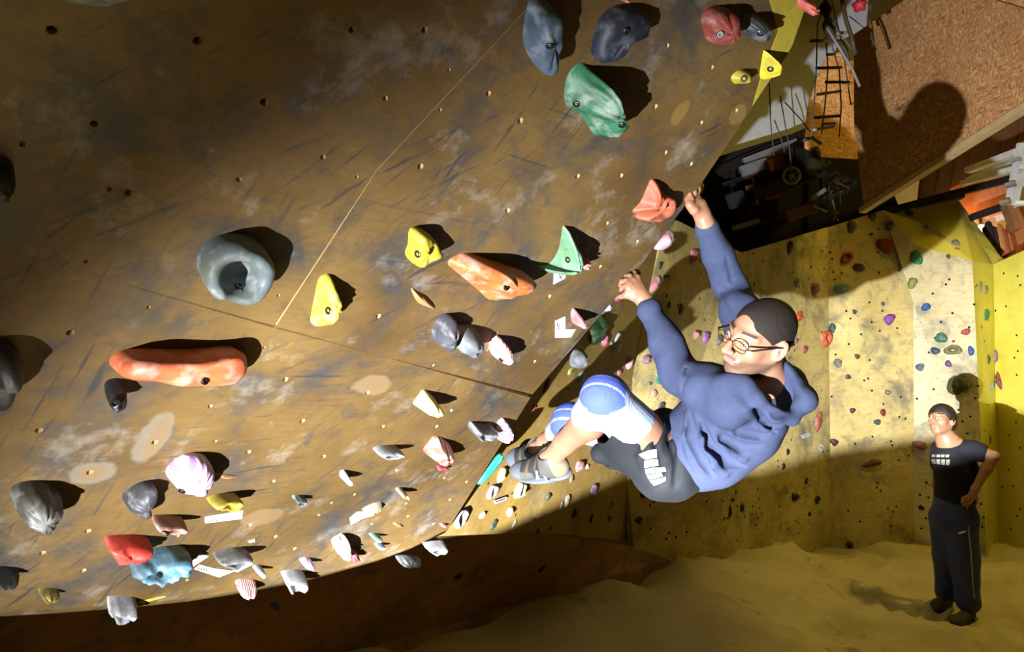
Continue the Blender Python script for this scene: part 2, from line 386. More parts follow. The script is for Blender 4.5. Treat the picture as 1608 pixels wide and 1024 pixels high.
bc = tm.mix(tm.math('MULTIPLY', tm.ramp(tm.noise(2.2, 8, tm.coord(loc=(4.3, 1, 0)), .7, .8), [(.60, bw(0)), (.68, bw(1))]), .5), bc, (.10, .065, .03))
tm.col(bc); tm.bump(tm.noise(9, 6, tm.coord(scale=(1, 2.2, 1)), .6, 1.5), .5, .03)
mat_floor = pydata('floor', vs, fs, tm.m, None, None, True); tag(mat_floor, 'rumpled cream tarpaulin over the crash mats', kind='structure')
FB = BVHTree.FromPolygons([V(v) for v in vs], fs)

# ------------------------------------------------------------------ upper hall: white wall, board roof, OSB ceiling panel
M_white = plain('white_wall', (.62, .64, .68), .8, var=.12)
M_osb = NT('osb_board', .75, .2)
def _osb():
    t = M_osb; v1 = t.n('ShaderNodeTexVoronoi', Scale=30.0, Randomness=1.0); t.l(t.coord(scale=(1, 3.2, 1), rot=(0, 0, .5)), v1.inputs['Vector'])
    v2 = t.n('ShaderNodeTexVoronoi', Scale=36.0, Randomness=1.0); t.l(t.coord(scale=(3.4, 1, 1), rot=(0, 0, .2), loc=(3, 1, 0)), v2.inputs['Vector'])
    m = t.mix(t.ramp(t.noise(9, 3), [(.45, bw(0)), (.55, bw(1))]), v1.outputs['Color'], v2.outputs['Color'])
    s = t.n('ShaderNodeSeparateColor'); t.l(m, s.inputs[0])
    c = t.ramp(s.outputs[0], [(0, (.26, .11, .04)), (.3, (.48, .23, .085)), (.8, (.60, .32, .13)), (1, (.78, .52, .26))])
    c = t.mix(t.math('MULTIPLY', t.ramp(t.noise(1.6, 4), [(.4, bw(0)), (.7, bw(1))]), .35), c, (.30, .13, .05))
    t.col(c); t.bump(s.outputs[0], .3, .002)
_osb()
M_pine = plain('pine_batten', (.55, .38, .19), .7, bumpy=.2)
M_brownb = plain('brown_board', (.21, .095, .04), .8, bumpy=.3)
M_dark = plain('dark_board_and_shade', (.012, .009, .007), .9)  # dark timber, and the painted shade of the loft
M_steel = plain('white_steel', (.55, .58, .62), .5)
osb = empty('ceiling', pix(1450, 180, 6.0), 'slanted OSB board of the ceiling catching the shadow of the climber', None); tag(osb, kind='structure')
O1, O2, O3 = (1357, 326, 6.7), (1640, 146, 4.7), (1340, 60, 7.0)
def oplane():
    A = np.array([[u, v, 1] for u, v, d in (O1, O2, O3)], float); b = np.array([1/d for u, v, d in (O1, O2, O3)])
    return np.linalg.solve(A, b)
oa, ob, oc = oplane()
def osbp(u, v): return pix(u, v, 1/(oa*u+ob*v+oc))
slab('osb_sheet', [osbp(1357, 326), osbp(1640, 146), osbp(1760, 60), osbp(1560, 0), osbp(1498, -120), osbp(1440, -120), osbp(1420, 0), osbp(1341, 54), osbp(1341, 200)], .02, M_osb.m, osb)
slab('osb_sheet', [osbp(1763, 58), osbp(1563, -2), osbp(1501, -122), osbp(1700, -250), osbp(1900, -60)], .02, M_osb.m, osb)
bar('batten', osbp(1354, 331), osbp(1640, 150), .07, .05, M_pine, osb)
slab('osb_sheet', [pix(1296, 92, 7.4), pix(1318, 82, 7.4), pix(1345, 100, 7.4), pix(1352, 250, 7.3), pix(1262, 245, 7.4), pix(1268, 170, 7.4), pix(1282, 125, 7.4)], .02, M_osb.m, osb)
tag(slab('wall_back', [pix(900, 430, 9.2), pix(900, -700, 9.2), pix(1900, -700, 9.2), pix(1900, 430, 9.2)], .05, M_white), 'white wall of the hall above the climbing wall', kind='structure')

# unseen pad added just ahead of the flash to cut its beam low down
FLAGL = [(-.42, .70, .225), (-.14, .79, .155), (.20, .82, .095), (.38, .80, .055), (.55, .78, .080), (.75, .75, .135), (1.2, .5, .10)]
vs = []; fs = []
for (x, y, h) in FLAGL:
    p = FLASH + V((x, y, h)); q = V((x, y, 0)).normalized()
    for k in range(9):
        a = math.pi*k/8; vs.append(V((p.x, p.y, p.z-.07)) - q*.07*math.cos(a) + V((0, 0, .07*math.sin(a))) + q*.07)
    vs += [V((p.x, p.y, .0)) + q*.14, V((p.x, p.y, .0))]
n = 11
for i in range(len(FLAGL)-1):
    for k in range(n): fs.append((i*n+k, i*n+(k+1) % n, (i+1)*n+(k+1) % n, (i+1)*n+k))
fs += [tuple(range(n)), tuple(range(6*n+n-1, 6*n-1, -1))]
flag = pydata('flash_flag', vs, fs, tm.m, None, Matrix.Translation(vs[0]), True)
tag(flag, 'unseen pad folded up at the foot of the overhanging panel', 'flag')
# ------------------------------------------------------------------ implicit surfaces -> one continuous mesh (blocked surface nets)
def A3(p): return np.array([p[0], p[1], p[2]], np.float32)
class SDF:
    def __init__(s): s.p = []; s.fn = None
    def cap(s, a, b, ra, rb=None, k=.02, op='u'):
        s.p.append(('c', A3(a), A3(b), float(ra), float(ra if rb is None else rb), k, op)); return s
    def ell(s, c, r, R=None, k=.02, op='u'):
        Rm = np.eye(3, dtype=np.float32) if R is None else np.array([[float(x) for x in row] for row in R], np.float32)
        s.p.append(('e', A3(c), np.array(r, np.float32), Rm, 0., k, op)); return s
    def sph(s, c, r, k=.02, op='u'): return s.cap(c, V(c)+V((0, 0, 1e-4)), r, r, k, op)
    def chain(s, pts, rs, k=.02, op='u'):
        for i in range(len(pts)-1): s.cap(pts[i], pts[i+1], rs[i], rs[i+1], k, op)
        return s
    @staticmethod
    def d(pr, P):
        if pr[0] == 'c':
            a, b, ra, rb = pr[1:5]; ab = b-a; pa = P-a
            t = np.clip((pa@ab)/float(ab@ab), 0, 1)
            return np.sqrt(((pa-t[..., None]*ab)**2).sum(-1)) - (ra+(rb-ra)*t)
        c, r, R = pr[1:4]; q = (P-c)@R          # columns of R are the axes
        k0 = np.sqrt(((q/r)**2).sum(-1)); k1 = np.sqrt(((q/(r*r))**2).sum(-1))+1e-9
        return k0*(k0-1)/k1
    @staticmethod
    def comb(f, g, k, op):
        if op == 'u':
            h = np.maximum(k-np.abs(f-g), 0)/k; return np.minimum(f, g)-h*h*k*.25
        if op == 's':
            g = -g; h = np.maximum(k-np.abs(f-g), 0)/k; return np.maximum(f, g)+h*h*k*.25
        h = np.maximum(k-np.abs(f-g), 0)/k; return np.maximum(f, g)+h*h*k*.25
    def ev(s, P):
        f = np.full(P.shape[:-1], 9., np.float32)
        for pr in s.p: f = s.comb(f, s.d(pr, P), pr[5], pr[6])
        return f + s.fn(P) if s.fn else f
    def bounds(s):
        lo = np.full(3, 9e9); hi = -lo
        for pr in s.p:
            if pr[6] != 'u': continue
            if pr[0] == 'c': r = max(pr[3], pr[4]); l = np.minimum(pr[1], pr[2])-r; h = np.maximum(pr[1], pr[2])+r
            else: r = float(pr[2].max()); l = pr[1]-r; h = pr[1]+r
            lo = np.minimum(lo, l); hi = np.maximum(hi, h)
        return lo-.03, hi+.03
    def mesh(s, h):
        lo, hi = s.bounds(); B = 8; nb = np.ceil((hi-lo)/(B*h)).astype(int)+1
        gi = np.stack(np.meshgrid(*[np.arange(n) for n in nb], indexing='ij'), -1).reshape(-1, 3)
        cen = (lo + (gi+.5)*B*h).astype(np.float32); rad = B*h*.5*1.7321
        fc = s.ev(cen); act = np.abs(fc) < rad*1.6+.012
        gi = gi[act]; cen = cen[act]; fcen = fc[act]
        ar = np.arange(B+1); off = np.stack(np.meshgrid(ar, ar, ar, indexing='ij'), -1).reshape(-1, 3)
        N3 = (B+1)**3; F = np.full((len(gi), N3), 9., np.float32)
        base_ = (lo + gi*B*h).astype(np.float32); offh = (off*h).astype(np.float32)
        for pr in s.p:
            dc = s.d(pr, cen); m = dc < 2.6*rad+pr[5]+.03
            if not m.any(): continue
            P = base_[m][:, None, :]+offh[None]
            F[m] = s.comb(F[m], s.d(pr, P), pr[5], pr[6])
        if s.fn:
            CH = 4000
            for i in range(0, len(gi), CH): F[i:i+CH] += s.fn(base_[i:i+CH][:, None, :]+offh[None])
        F = F.reshape(-1, B+1, B+1, B+1)
        # one vertex per mixed cell
        S = F < 0; c0 = slice(0, B); c1 = slice(1, B+1)
        cnt = sum(S[:, x, y, z].astype(np.int8) for x in (c0, c1) for y in (c0, c1) for z in (c0, c1))
        mb = np.argwhere((cnt > 0) & (cnt < 8)); bi = mb[:, 0]; ijk = mb[:, 1:]
        acc = np.zeros((len(mb), 3)); wt = np.zeros(len(mb))
        corners = [(x, y, z) for x in (0, 1) for y in (0, 1) for z in (0, 1)]
        for a in corners:
            for ax in range(3):
                if a[ax]: continue
                b = list(a); b[ax] = 1
                fa = F[bi, ijk[:, 0]+a[0], ijk[:, 1]+a[1], ijk[:, 2]+a[2]]; fb = F[bi, ijk[:, 0]+b[0], ijk[:, 1]+b[1], ijk[:, 2]+b[2]]
                x = (fa < 0) != (fb < 0); t = np.where(x, fa/(fa-fb+1e-12), 0)
                pos = np.array(a, float)[None]+np.zeros((len(mb), 3)); pos[:, ax] += t
                acc += pos*x[:, None]; wt += x
        cell = gi[bi]*B+ijk; vpos = lo+(cell+acc/wt[:, None])*h
        dim = nb*B+2; key = (cell[:, 0]*dim[1]+cell[:, 1])*dim[2]+cell[:, 2]
        order = np.argsort(key); ks = key[order]
        quads = []
        for ax in range(3):
            sl = [slice(None), slice(0, B), slice(0, B), slice(0, B)]; sh = list(sl); sh[ax+1] = slice(1, B+1)
            A = S[tuple(sl)]; Bb = S[tuple(sh)]; e = np.argwhere(A != Bb)
            cc = gi[e[:, 0]]*B+e[:, 1:]; ina = A[e[:, 0], e[:, 1], e[:, 2], e[:, 3]]
            u, v = [(1, 2), (2, 0), (0, 1)][ax]; q = []
            ok = np.ones(len(cc), bool)
            for du, dv in ((0, 0), (-1, 0), (-1, -1), (0, -1)):
                c = cc.copy(); c[:, u] += du; c[:, v] += dv
                k = (c[:, 0]*dim[1]+c[:, 1])*dim[2]+c[:, 2]; p = np.clip(np.searchsorted(ks, k), 0, len(ks)-1)
                ok &= (ks[p] == k); q.append(order[p])
            q = np.stack(q, 1); q[~ina] = q[~ina][:, ::-1]; quads.append(q[ok])
        return vpos, np.concatenate(quads)
    def trace(s, u, v, d0=1.3, d1=6.5):
        r = ray(u, v); L = r.length; t = d0
        for _ in range(160):
            p = CAM+r*t; f = float(s.ev(A3(p)[None])[0])
            if f < .0006: return p
            t += max(f, .0005)*.8/L
            if t > d1: return None
        return p
def sdf_obj(name, s, h, mat, parent=None, colfn=None, relax=1):
    vp, q = s.mesh(h); me = bpy.data.meshes.new(name)
    o0 = vp.mean(0); 
    for _ in range(relax):     # light smoothing of the net
        acc = np.zeros_like(vp); n = np.zeros(len(vp))
        for i in range(4):
            a, b = q[:, i], q[:, (i+1) % 4]
            np.add.at(acc, a, vp[b]); np.add.at(n, a, 1); np.add.at(acc, b, vp[a]); np.add.at(n, b, 1)
        vp = vp*.5 + .5*acc/np.maximum(n, 1)[:, None]
    me.vertices.add(len(vp)); me.vertices.foreach_set('co', (vp-o0).astype(np.float32).ravel())
    me.loops.add(q.size); me.loops.foreach_set('vertex_index', q.astype(np.int32).ravel())
    me.polygons.add(len(q)); me.polygons.foreach_set('loop_start', np.arange(0, q.size, 4, dtype=np.int32))
    me.polygons.foreach_set('use_smooth', np.ones(len(q), bool))
    me.update(calc_edges=True)
    if colfn is not None:
        c = colfn(vp); at = me.color_attributes.new('Col', 'FLOAT_COLOR', 'POINT')
        at.data.foreach_set('color', np.concatenate([c, np.ones((len(c), 1))], 1).astype(np.float32).ravel())
    return link(name, me, mat, parent, Matrix.Translation(V([float(x) for x in o0])))
def vcol_mat(name, rough=.5, spec=.4, bump=0, bscale=300, bvec=(1, 1, 1), sss=0):
    t = NT(name, rough, spec); a = t.n('ShaderNodeAttribute', attribute_name='Col')
    t.col(t.mix(t.math('MULTIPLY', t.noise(26, 4), .25), a.outputs['Color'], t.mix(.5, a.outputs['Color'], (.02, .01, .01))))
    if bump: t.bump(t.noise(bscale, 3, t.coord(scale=bvec)), bump, .0012)
    if sss: t.b.inputs['Subsurface Weight'].default_value = sss; t.b.inputs['Subsurface Radius'].default_value = (.01, .004, .002); t.b.inputs['Subsurface Scale'].default_value = .6
    return t.m
def waves(P, dirs):
    f = 0
    for d, fr, am, ph in dirs:
        d = np.array(d, np.float32); d /= np.linalg.norm(d)
        o = np.array([d[1], d[2], d[0]], np.float32)
        x = P@d*fr + 1.3*np.sin(P@o*fr*.31+ph)+ph
        f = f + am*np.sin(x)*(.5+.5*np.sin(P@o*fr*.23+2*ph))
    return f
# ------------------------------------------------------------------ people
def head_sdf(s, T, sc=1.0, neck=None, parts='all'):
    """T: 4x4 head frame (x forward, y left, z up)."""
    def w(x, y, z): return T @ V((x*sc, y*sc, z*sc))
    R = T.to_3x3()
    s.ell(w(-.018, 0, .030), (.098*sc, .076*sc, .088*sc), R, .02)
    s.ell(w(.022, 0, -.028), (.066*sc, .060*sc, .082*sc), R, .03)
    for y in (-1, 1):
        s.cap(w(-.012, .050*y, -.045), w(.056, .020*y, -.096), .020*sc, .017*sc, .03)
        s.sph(w(.055, .040*y, -.022), .024*sc, .025)
        s.cap(w(.082, .010*y, .030), w(.060, .050*y, .026), .010*sc, .009*sc, .012)
    s.cap(w(.062, 0, -.100), w(.066, 0, -.098), .020*sc, .018*sc, .02)
    s.cap(w(.078, -.018, -.062), w(.078, .018, -.062), .012*sc, .012*sc, .02)
    for y in (-1, 1): s.sph(w(.106, .034*y, .006), .019*sc, .014, 's')
    for y in (-1, 1): s.ell(w(.074, .033*y, .005), (.0135*sc, .016*sc, .012*sc), R, .006)
    s.cap(w(.089, 0, .018), w(.117, 0, -.024), .0078*sc, .0122*sc, .012)
    for y in (-1, 1): s.sph(w(.104, .0130*y, -.030), .0088*sc, .008)
    s.cap(w(.090, -.019, -.0575), w(.090, .019, -.0575), .0046*sc, .0046*sc, .006)
    s.cap(w(.088, -.016, -.0675), w(.088, .016, -.0675), .0054*sc, .0054*sc, .006)
    s.cap(w(.097, -.021, -.0622), w(.097, .021, -.0622), .0018*sc, .0018*sc, .003, 's')
    for y in (-1, 1):
        e = T.to_3x3() @ Matrix.Rotation(math.radians(-18*y), 3, 'Z') @ Matrix.Rotation(math.radians(-12), 3, 'Y')
        s.ell(w(-.016, .080*y, -.006), (.020*sc, .009*sc, .033*sc), e, .008)
        s.ell(w(-.011, .090*y, -.003), (.012*sc, .008*sc, .022*sc), e, .004, 's')
        s.ell(w(.000, .082*y, -.010), (.005*sc, .006*sc, .008*sc), e, .004)
    if neck is not None: s.cap(w(-.030, 0, -.055), neck, .056*sc, .062*sc, .03)
def hloc(T, P, sc=1.0):
    M = np.array([[float(x) for x in r] for r in T.inverted()], np.float32)
    return (P@M[:3, :3].T + M[:3, 3])/sc
def sstep(a, b, x): t = np.clip((x-a)/(b-a), 0, 1); return t*t*(3-2*t)
SKIN = np.array((.27, .130, .078))
def skin_col(T, sc, stub=.5, base=SKIN):
    def f(P):
        q = hloc(T, P, sc); c = np.repeat(base[None], len(P), 0).astype(np.float32)
        x, y, z = q[:, 0], np.abs(q[:, 1]), q[:, 2]
        near = (np.linalg.norm(q, axis=1) < .16)
        beard = sstep(-.038, -.056, z)*sstep(-.13, -.115, z)*sstep(-.03, -.012, x)*near
        c = c*(1-(beard*stub)[:, None]) + np.array((.07, .045, .03))*(beard*stub)[:, None]
        lip = sstep(.084, .089, x)*sstep(.010, .006, np.abs(z+.0625))*sstep(.024, .018, y)*near
        c = c*(1-(lip*.6)[:, None]) + np.array((.46, .17, .14))*(lip*.6)[:, None]
        brow = sstep(.0075, .003, np.abs(z-.035+.12*np.maximum(y-.035, 0)))*sstep(.012, .016, y)*sstep(.056, .050, y)*sstep(.05, .06, x)*near
        c = c*(1-(brow*.95)[:, None]) + np.array((.03, .018, .01))*(brow*.95)[:, None]
        red = sstep(.02, .006, np.linalg.norm(q-np.array((.112, 0, -.028)), axis=1))*near
        ear = sstep(.072, .080, y)*near*.5; rr = np.clip(red*.5+ear, 0, 1)
        c = c*(1-rr[:, None]) + np.array((.62, .24, .18))*rr[:, None]
        return c
    return f
def hair_sdf(T, sc, thick, line):
    s = SDF()
    def w(x, y, z): return T @ V((x*sc, y*sc, z*sc))
    s.ell(w(-.018, 0, .030), ((.098+thick)*sc, (.076+thick)*sc, (.088+thick)*sc), T.to_3x3(), .02)
    s.cap(w(-.03, 0, -.05), w(-.045, 0, -.02), (.060+thick)*sc, (.062+thick)*sc, .02)
    def fn(P):
        q = hloc(T, P, sc); x, y, z = q[..., 0], np.abs(q[..., 1]), q[..., 2]
        cut = line(x, y, z)
        return np.maximum(cut, 0)*.55 + .0007*np.sin(x*900)*np.sin(y*800+z*700)
    s.fn = fn; return s
def hand(s, wrist, palm, knuck, tips, thumb, sc=1.0):
    """palm: centre; knuck: 4 knuckles; tips: per finger list of 2-3 joints; all in the body's own surface"""
    s.cap(wrist, palm, .026*sc, .026*sc, .025)
    for i, kpt in enumerate(knuck):
        s.cap(V(wrist).lerp(palm, .55), kpt, .019*sc, .0125*sc, .016)
        r = (.0098, .0102, .0098, .0086)[i]*sc
        s.chain([kpt]+list(tips[i]), [r*1.12, r, r*.95, r*.82], .005)
    s.chain([V(wrist).lerp(palm, .45)]+list(thumb), [.018*sc, .0145*sc, .0115*sc, .0095*sc], .010)

climber = empty('person', pix(1062, 722, 2.36), 'climber in a navy hooded sweatshirt, glasses and knee sleeves hanging from the panel edge', 'person')
# joints (pixel of the joint, metres from the camera)
Ls, Le, Lw = pix(1148, 626, 2.10), pix(1072, 592, 2.27), pix(1018, 482, 2.38)
Rs, Re, Rw = pix(1186, 545, 2.34), pix(1146, 447, 2.50), pix(1108, 352, 2.34)
neckb = pix(1206, 612, 2.19); chest = pix(1160, 652, 2.26); belly = pix(1105, 697, 2.30); pelv = pix(1056, 718, 2.38)
Lh, Rh = pix(1050, 730, 2.30), pix(1042, 690, 2.50)
Lk, La, Lb = pix(950, 625, 2.20), pix(864, 722, 2.50), pix(806, 734, 2.62)
Rk, Ra, Rb = pix(898, 664, 2.52), pix(845, 706, 2.80), pix(806, 716, 2.90)
hF = V((-.87, -.40, -.16)).normalized(); hL = V((.36, -.74, -.56)); hL = (hL-hF*hL.dot(hF)).normalized(); hU = hF.cross(hL)
HT = Matrix((hF, hL, hU)).transposed().to_4x4(); HT.translation = pix(1190, 530, 2.06)
body = SDF(); head_sdf(body, HT, 1.0, neckb)
body.cap(neckb, chest, .07, .12, .05); body.cap(chest, belly, .125, .11, .05); body.cap(belly, pelv, .11, .12, .05)
for s_ in (Ls, Rs): body.cap(neckb, s_, .042, .045, .05)
body.chain([Ls, Le], [.055, .042]); body.chain([Rs, Re], [.055, .042])
body.chain([Le, Le.lerp(Lw, .35), Lw], [.042, .040, .026]); body.chain([Re, Re.lerp(Rw, .35), Rw], [.042, .040, .026])
for h_, k_, a_, b_ in ((Lh, Lk, La, Lb), (Rh, Rk, Ra, Rb)):
    body.cap(h_, h_.lerp(k_, .5), .088, .076, .04); body.cap(h_.lerp(k_, .5), k_, .076, .056, .03)
    back = ((k_-a_).normalized().cross((b_-a_)).normalized()).cross((k_-a_).normalized()).normalized()
    m_ = k_.lerp(a_, .33) - back*.012
    body.chain([k_, m_, k_.lerp(a_, .7), a_], [.052, .056, .038, .034], .02)
    body.sph(a_ - back*.03 + (a_-k_).normalized()*.03, .026, .03); body.chain([a_, a_.lerp(b_, .22)], [.035, .028], .02)
def P_(u, v, d): return pix(u, v, d)
# near (left) hand: fingers hooked over a pale block on the hidden side of the edge, thumb under it
hand(body, Lw, P_(1004, 460, 2.40),
     [P_(1000, 436, 2.40), P_(994, 441, 2.385), P_(989, 447, 2.375), P_(987, 453, 2.37)],
     [[P_(996, 429, 2.42), P_(988, 428, 2.44), P_(983, 433, 2.46)], [P_(989, 434, 2.40), P_(981, 434, 2.425), P_(977, 440, 2.445)],
      [P_(984, 441, 2.39), P_(977, 442, 2.41), P_(974, 448, 2.43)], [P_(983, 449, 2.38), P_(977, 451, 2.40), P_(975, 456, 2.41)]],
     [P_(996, 466, 2.38), P_(984, 463, 2.38), P_(975, 466, 2.40)])
# far (right) hand: reaching up, fingertips closed on the white hold at the edge
hand(body, Rw, P_(1098, 324, 2.33),
     [P_(1093, 308, 2.345), P_(1090, 312, 2.325), P_(1086, 317, 2.31), P_(1085, 324, 2.30)],
     [[P_(1098, 296, 2.36), P_(1099, 286, 2.37), P_(1094, 283, 2.39)], [P_(1096, 298, 2.33), P_(1096, 288, 2.345), P_(1090, 285, 2.365)],
      [P_(1090, 303, 2.31), P_(1090, 294, 2.32), P_(1085, 291, 2.345)], [P_(1086, 313, 2.295), P_(1083, 305, 2.30), P_(1080, 300, 2.32)]],
     [P_(1090, 330, 2.30), P_(1083, 322, 2.29), P_(1079, 313, 2.30)])
M_skin = vcol_mat('skin', .42, .4, .15, 500, sss=.08)
sdf_obj('body', body, .0034, M_skin, climber, skin_col(HT, 1.0, .8))
def buzz(x, y, z):     # >0 outside the hair: forehead, temples, sideburns, round the ear, nape
    front = z - (.052 + .0*y); edge_ = x - (.060 - .9*np.maximum(.052-z, 0) - .35*np.maximum(y-.045, 0))
    low = np.maximum(-.052 - z, (-.004-z) * (x > .012)); ear = .034-np.sqrt((x+.014)**2+(z+.004)**2)
    return np.maximum(np.maximum(edge_, low), np.where((y > .055) & (x > -.05), ear, -1))
sdf_obj('hair', hair_sdf(HT, 1.0, .0025, buzz), .0035, plain('short_dark_hair', (.011, .0065, .004), .7, bumpy=1.0, bscale=700), climber)
# eyes
def ball(name, c, r, mat, parent, f=None):
    bm = bmesh.new(); bmesh.ops.create_uvsphere(bm, u_segments=16, v_segments=10, radius=r)
    return bm_obj(name, bm, mat, parent, Matrix.Translation(c), True)
def eyes(T, sc, parent):
    for y in (-1, 1):
        ball('eye', T @ V((.0780*sc, .033*y*sc, .004*sc)), .0105*sc, plain('eye_white', (.42, .38, .35), .2), parent)
        ball('iris', T @ V((.0846*sc, .034*y*sc, .0045*sc)), .0050*sc, plain('dark_iris', (.03, .02, .015), .2), parent)
eyes(HT, 1.0, climber)
# glasses: two rimmed lenses, bridge, dark temples
M_rim = plain('brown_rim', (.05, .025, .015), .35, .4); M_tem = plain('black_temple', (.012, .012, .014), .3)
lens_t = NT('clear_lens', .05, .5)
_tb = lens_t.n('ShaderNodeBsdfTransparent'); _gb = lens_t.n('ShaderNodeBsdfGlossy', Roughness=.03); _mx = lens_t.n('ShaderNodeMixShader'); _mx.inputs[0].default_value = .05
lens_t.l(_tb.outputs[0], _mx.inputs[1]); lens_t.l(_gb.outputs[0], _mx.inputs[2]); lens_t.l(_mx.outputs[0], lens_t.t.nodes['Material Output'].inputs[0])
gl = empty('glasses', HT @ V((.1, 0, 0)), None, None); gl.parent = climber; gl.matrix_parent_inverse = parent_inv(climber)
def gp(x, y, z): return HT @ V((x, y, z))
for y in (-1, 1):
    ring = [gp(.1065-.10*abs(.0270*math.cos(a)*1.0+0)*0 - .006*(1+math.cos(a))*.5, y*(.034+.0245*math.copysign(abs(math.cos(a))**.75, math.cos(a))), .001+.0155*math.copysign(abs(math.sin(a))**.8, math.sin(a))) for a in [i*math.pi/12 for i in range(25)]]
    tube('lens_rim', ring, .0014, M_rim, gl, 6)
    pydata('lens', ring[:-1], [tuple(range(24))], lens_t.m, gl, frame(ring[0], hF))
    tube('temple', [gp(.100, y*.0600, .006), gp(.090, y*.0715, .007), gp(.04, y*.0760, .008), gp(-.012, y*.0830, .010), gp(-.030, y*.082, .002)], [.0022, .0028, .003, .003, .0025], M_tem, gl, 6)
tube('nose_bridge', [gp(.1065, -.0105, .004), gp(.110, 0, .008), gp(.1065, .0105, .004)], .0014, M_rim, gl, 6)
tube('head_strap', [gp(-.03, .083, .006), gp(-.075, .068, .004), gp(-.107, .035, .002), gp(-.119, 0, .002), gp(-.107, -.035, .002), gp(-.075, -.068, .004), gp(-.03, -.083, .006)], .0042, M_tem, gl, 6)

# hooded sweatshirt
hd = SDF()
hd.cap(neckb.lerp(chest, .55), chest, .115, .145, .05); hd.cap(chest, belly, .145, .142, .06); hd.cap(belly, belly.lerp(pelv, .35), .142, .128, .05)
hd.cap(neckb, Ls, .060, .076, .05); hd.cap(neckb, Rs, .075, .08, .05)
hd.chain([Ls, Ls.lerp(Le, .5), Le], [.078, .074, .064], .04); hd.chain([Le, Le.lerp(Lw, .5), Le.lerp(Lw, .93)], [.064, .054, .040], .02)
hd.chain([Rs, Rs.lerp(Re, .5), Re], [.078, .066, .056], .04); hd.chain([Re, Re.lerp(Rw, .5), Re.lerp(Rw, .93)], [.056, .050, .037], .02)
hd.sph(Le.lerp(Lw, .93), .043, .008); hd.sph(Re.lerp(Rw, .93), .039, .008)
# hood lying behind the neck: bag, hollowed towards the neck
hood = pix(1219, 617, 2.13)
HR = frame(V((0, 0, 0)), (pix(1262, 655, 2.16)-pix(1205, 570, 2.12))).to_3x3()
hd.ell(hood, (.088, .105, .085), HR, .03)
hd.ell(pix(1262, 628, 2.06), (.040, .040, .040), HR, .03)
hd.sph(pix(1154, 606, 2.11), .040, .03)
def sub_later():
    hd.ell(pix(1206, 584, 2.06), (.066, .082, .084), HR, .010, 's')
    hd.cap(pix(1210, 592, 2.08), pix(1236, 634, 2.04), .052, .050, .010, 's')
    hd.sph(pix(1156, 608, 2.065), .036, .03)
    hd.chain([pix(1172, 602, 2.05), pix(1190, 626, 2.01), pix(1216, 650, 2.01), pix(1244, 658, 2.04)], [.016, .022, .024, .018], .02)
    hd.chain([pix(1234, 572, 2.12), pix(1252, 600, 2.08), pix(1259, 630, 2.05), pix(1244, 658, 2.04)], [.012, .014, .015, .016], .015)
sub_later()
# cuffs hollow at the wrist
def tr(s, u, v): return s.trace(u, v)
GRO = [ # folds traced on the cloth surface: pixels, radius (grooves)
 ([(1084, 655), (1088, 690), (1104, 725), (1122, 752)], .013), ([(1102, 662), (1116, 700), (1146, 728), (1172, 735)], .014),
 ([(1112, 655), (1135, 690), (1165, 706), (1200, 700)], .010), ([(1128, 640), (1160, 680), (1195, 686), (1225, 672)], .007),
 ([(1072, 690), (1082, 722), (1100, 750)], .008), ([(1108, 556), (1100, 578), (1102, 600)], .006),
 ([(1085, 560), (1074, 590), (1070, 620)], .005), ([(1200, 640), (1222, 655), (1240, 650)], .009),
 ([(1122, 420), (1132, 455), (1148, 490)], .006), ([(1140, 400), (1150, 440), (1160, 470)], .005), ([(1185, 625), (1200, 660), (1225, 690)], .006)]
RID = [([(1094, 655), (1100, 690), (1118, 728), (1140, 745)], .012), ([(1108, 690), (1135, 716), (1170, 722)], .011), ([(1078, 650), (1078, 680), (1092, 715)], .008),
 ([(1092, 548), (1080, 585), (1084, 622)], .010), ([(1170, 640), (1200, 672), (1222, 668)], .010), ([(1124, 556), (1120, 590), (1126, 606)], .008)]
base_hd = SDF(); base_hd.p = list(hd.p); ops = []
for ptss, r in RID:
    q = [base_hd.trace(u, v) for u, v in ptss]
    if all(x is not None for x in q):
        q = [x+(CAM-x).normalized()*(-r*.25) for x in q]; ops.append((q, [r*.7]+[r*1.3]*(len(q)-2)+[r*.5], .018, 'u'))
for ptss, r in GRO:
    q = [base_hd.trace(u, v) for u, v in ptss]
    if all(x is not None for x in q):
        q = [x+(CAM-x).normalized()*(r*.1) for x in q]; ops.append((q, [r*.25]+[r*1.75]*(len(q)-2)+[r*.25], .006, 's'))
for q, rs, k_, op in ops: hd.chain(q, rs, k_, op)
hd.fn = lambda P: waves(P, [((.3, .5, 1), 48, .0042, 0), ((1, .2, -.6), 37, .0045, 2), ((-.4, 1, .5), 75, .0020, 4), ((.8, -.3, .5), 110, .0012, 1)])
M_hood = NT('navy_fleece', .85, .15)
M_hood.col(M_hood.mix(M_hood.noise(60, 4), (.022, .030, .064), (.038, .048, .092))); M_hood.bump(M_hood.noise(420, 3), .5, .0012)
sweat = sdf_obj('hooded_sweatshirt', hd, .0048, M_hood.m, climber)
# drawcord
cp = [hd.trace(1188, 612), hd.trace(1204, 632), hd.trace(1216, 652)]
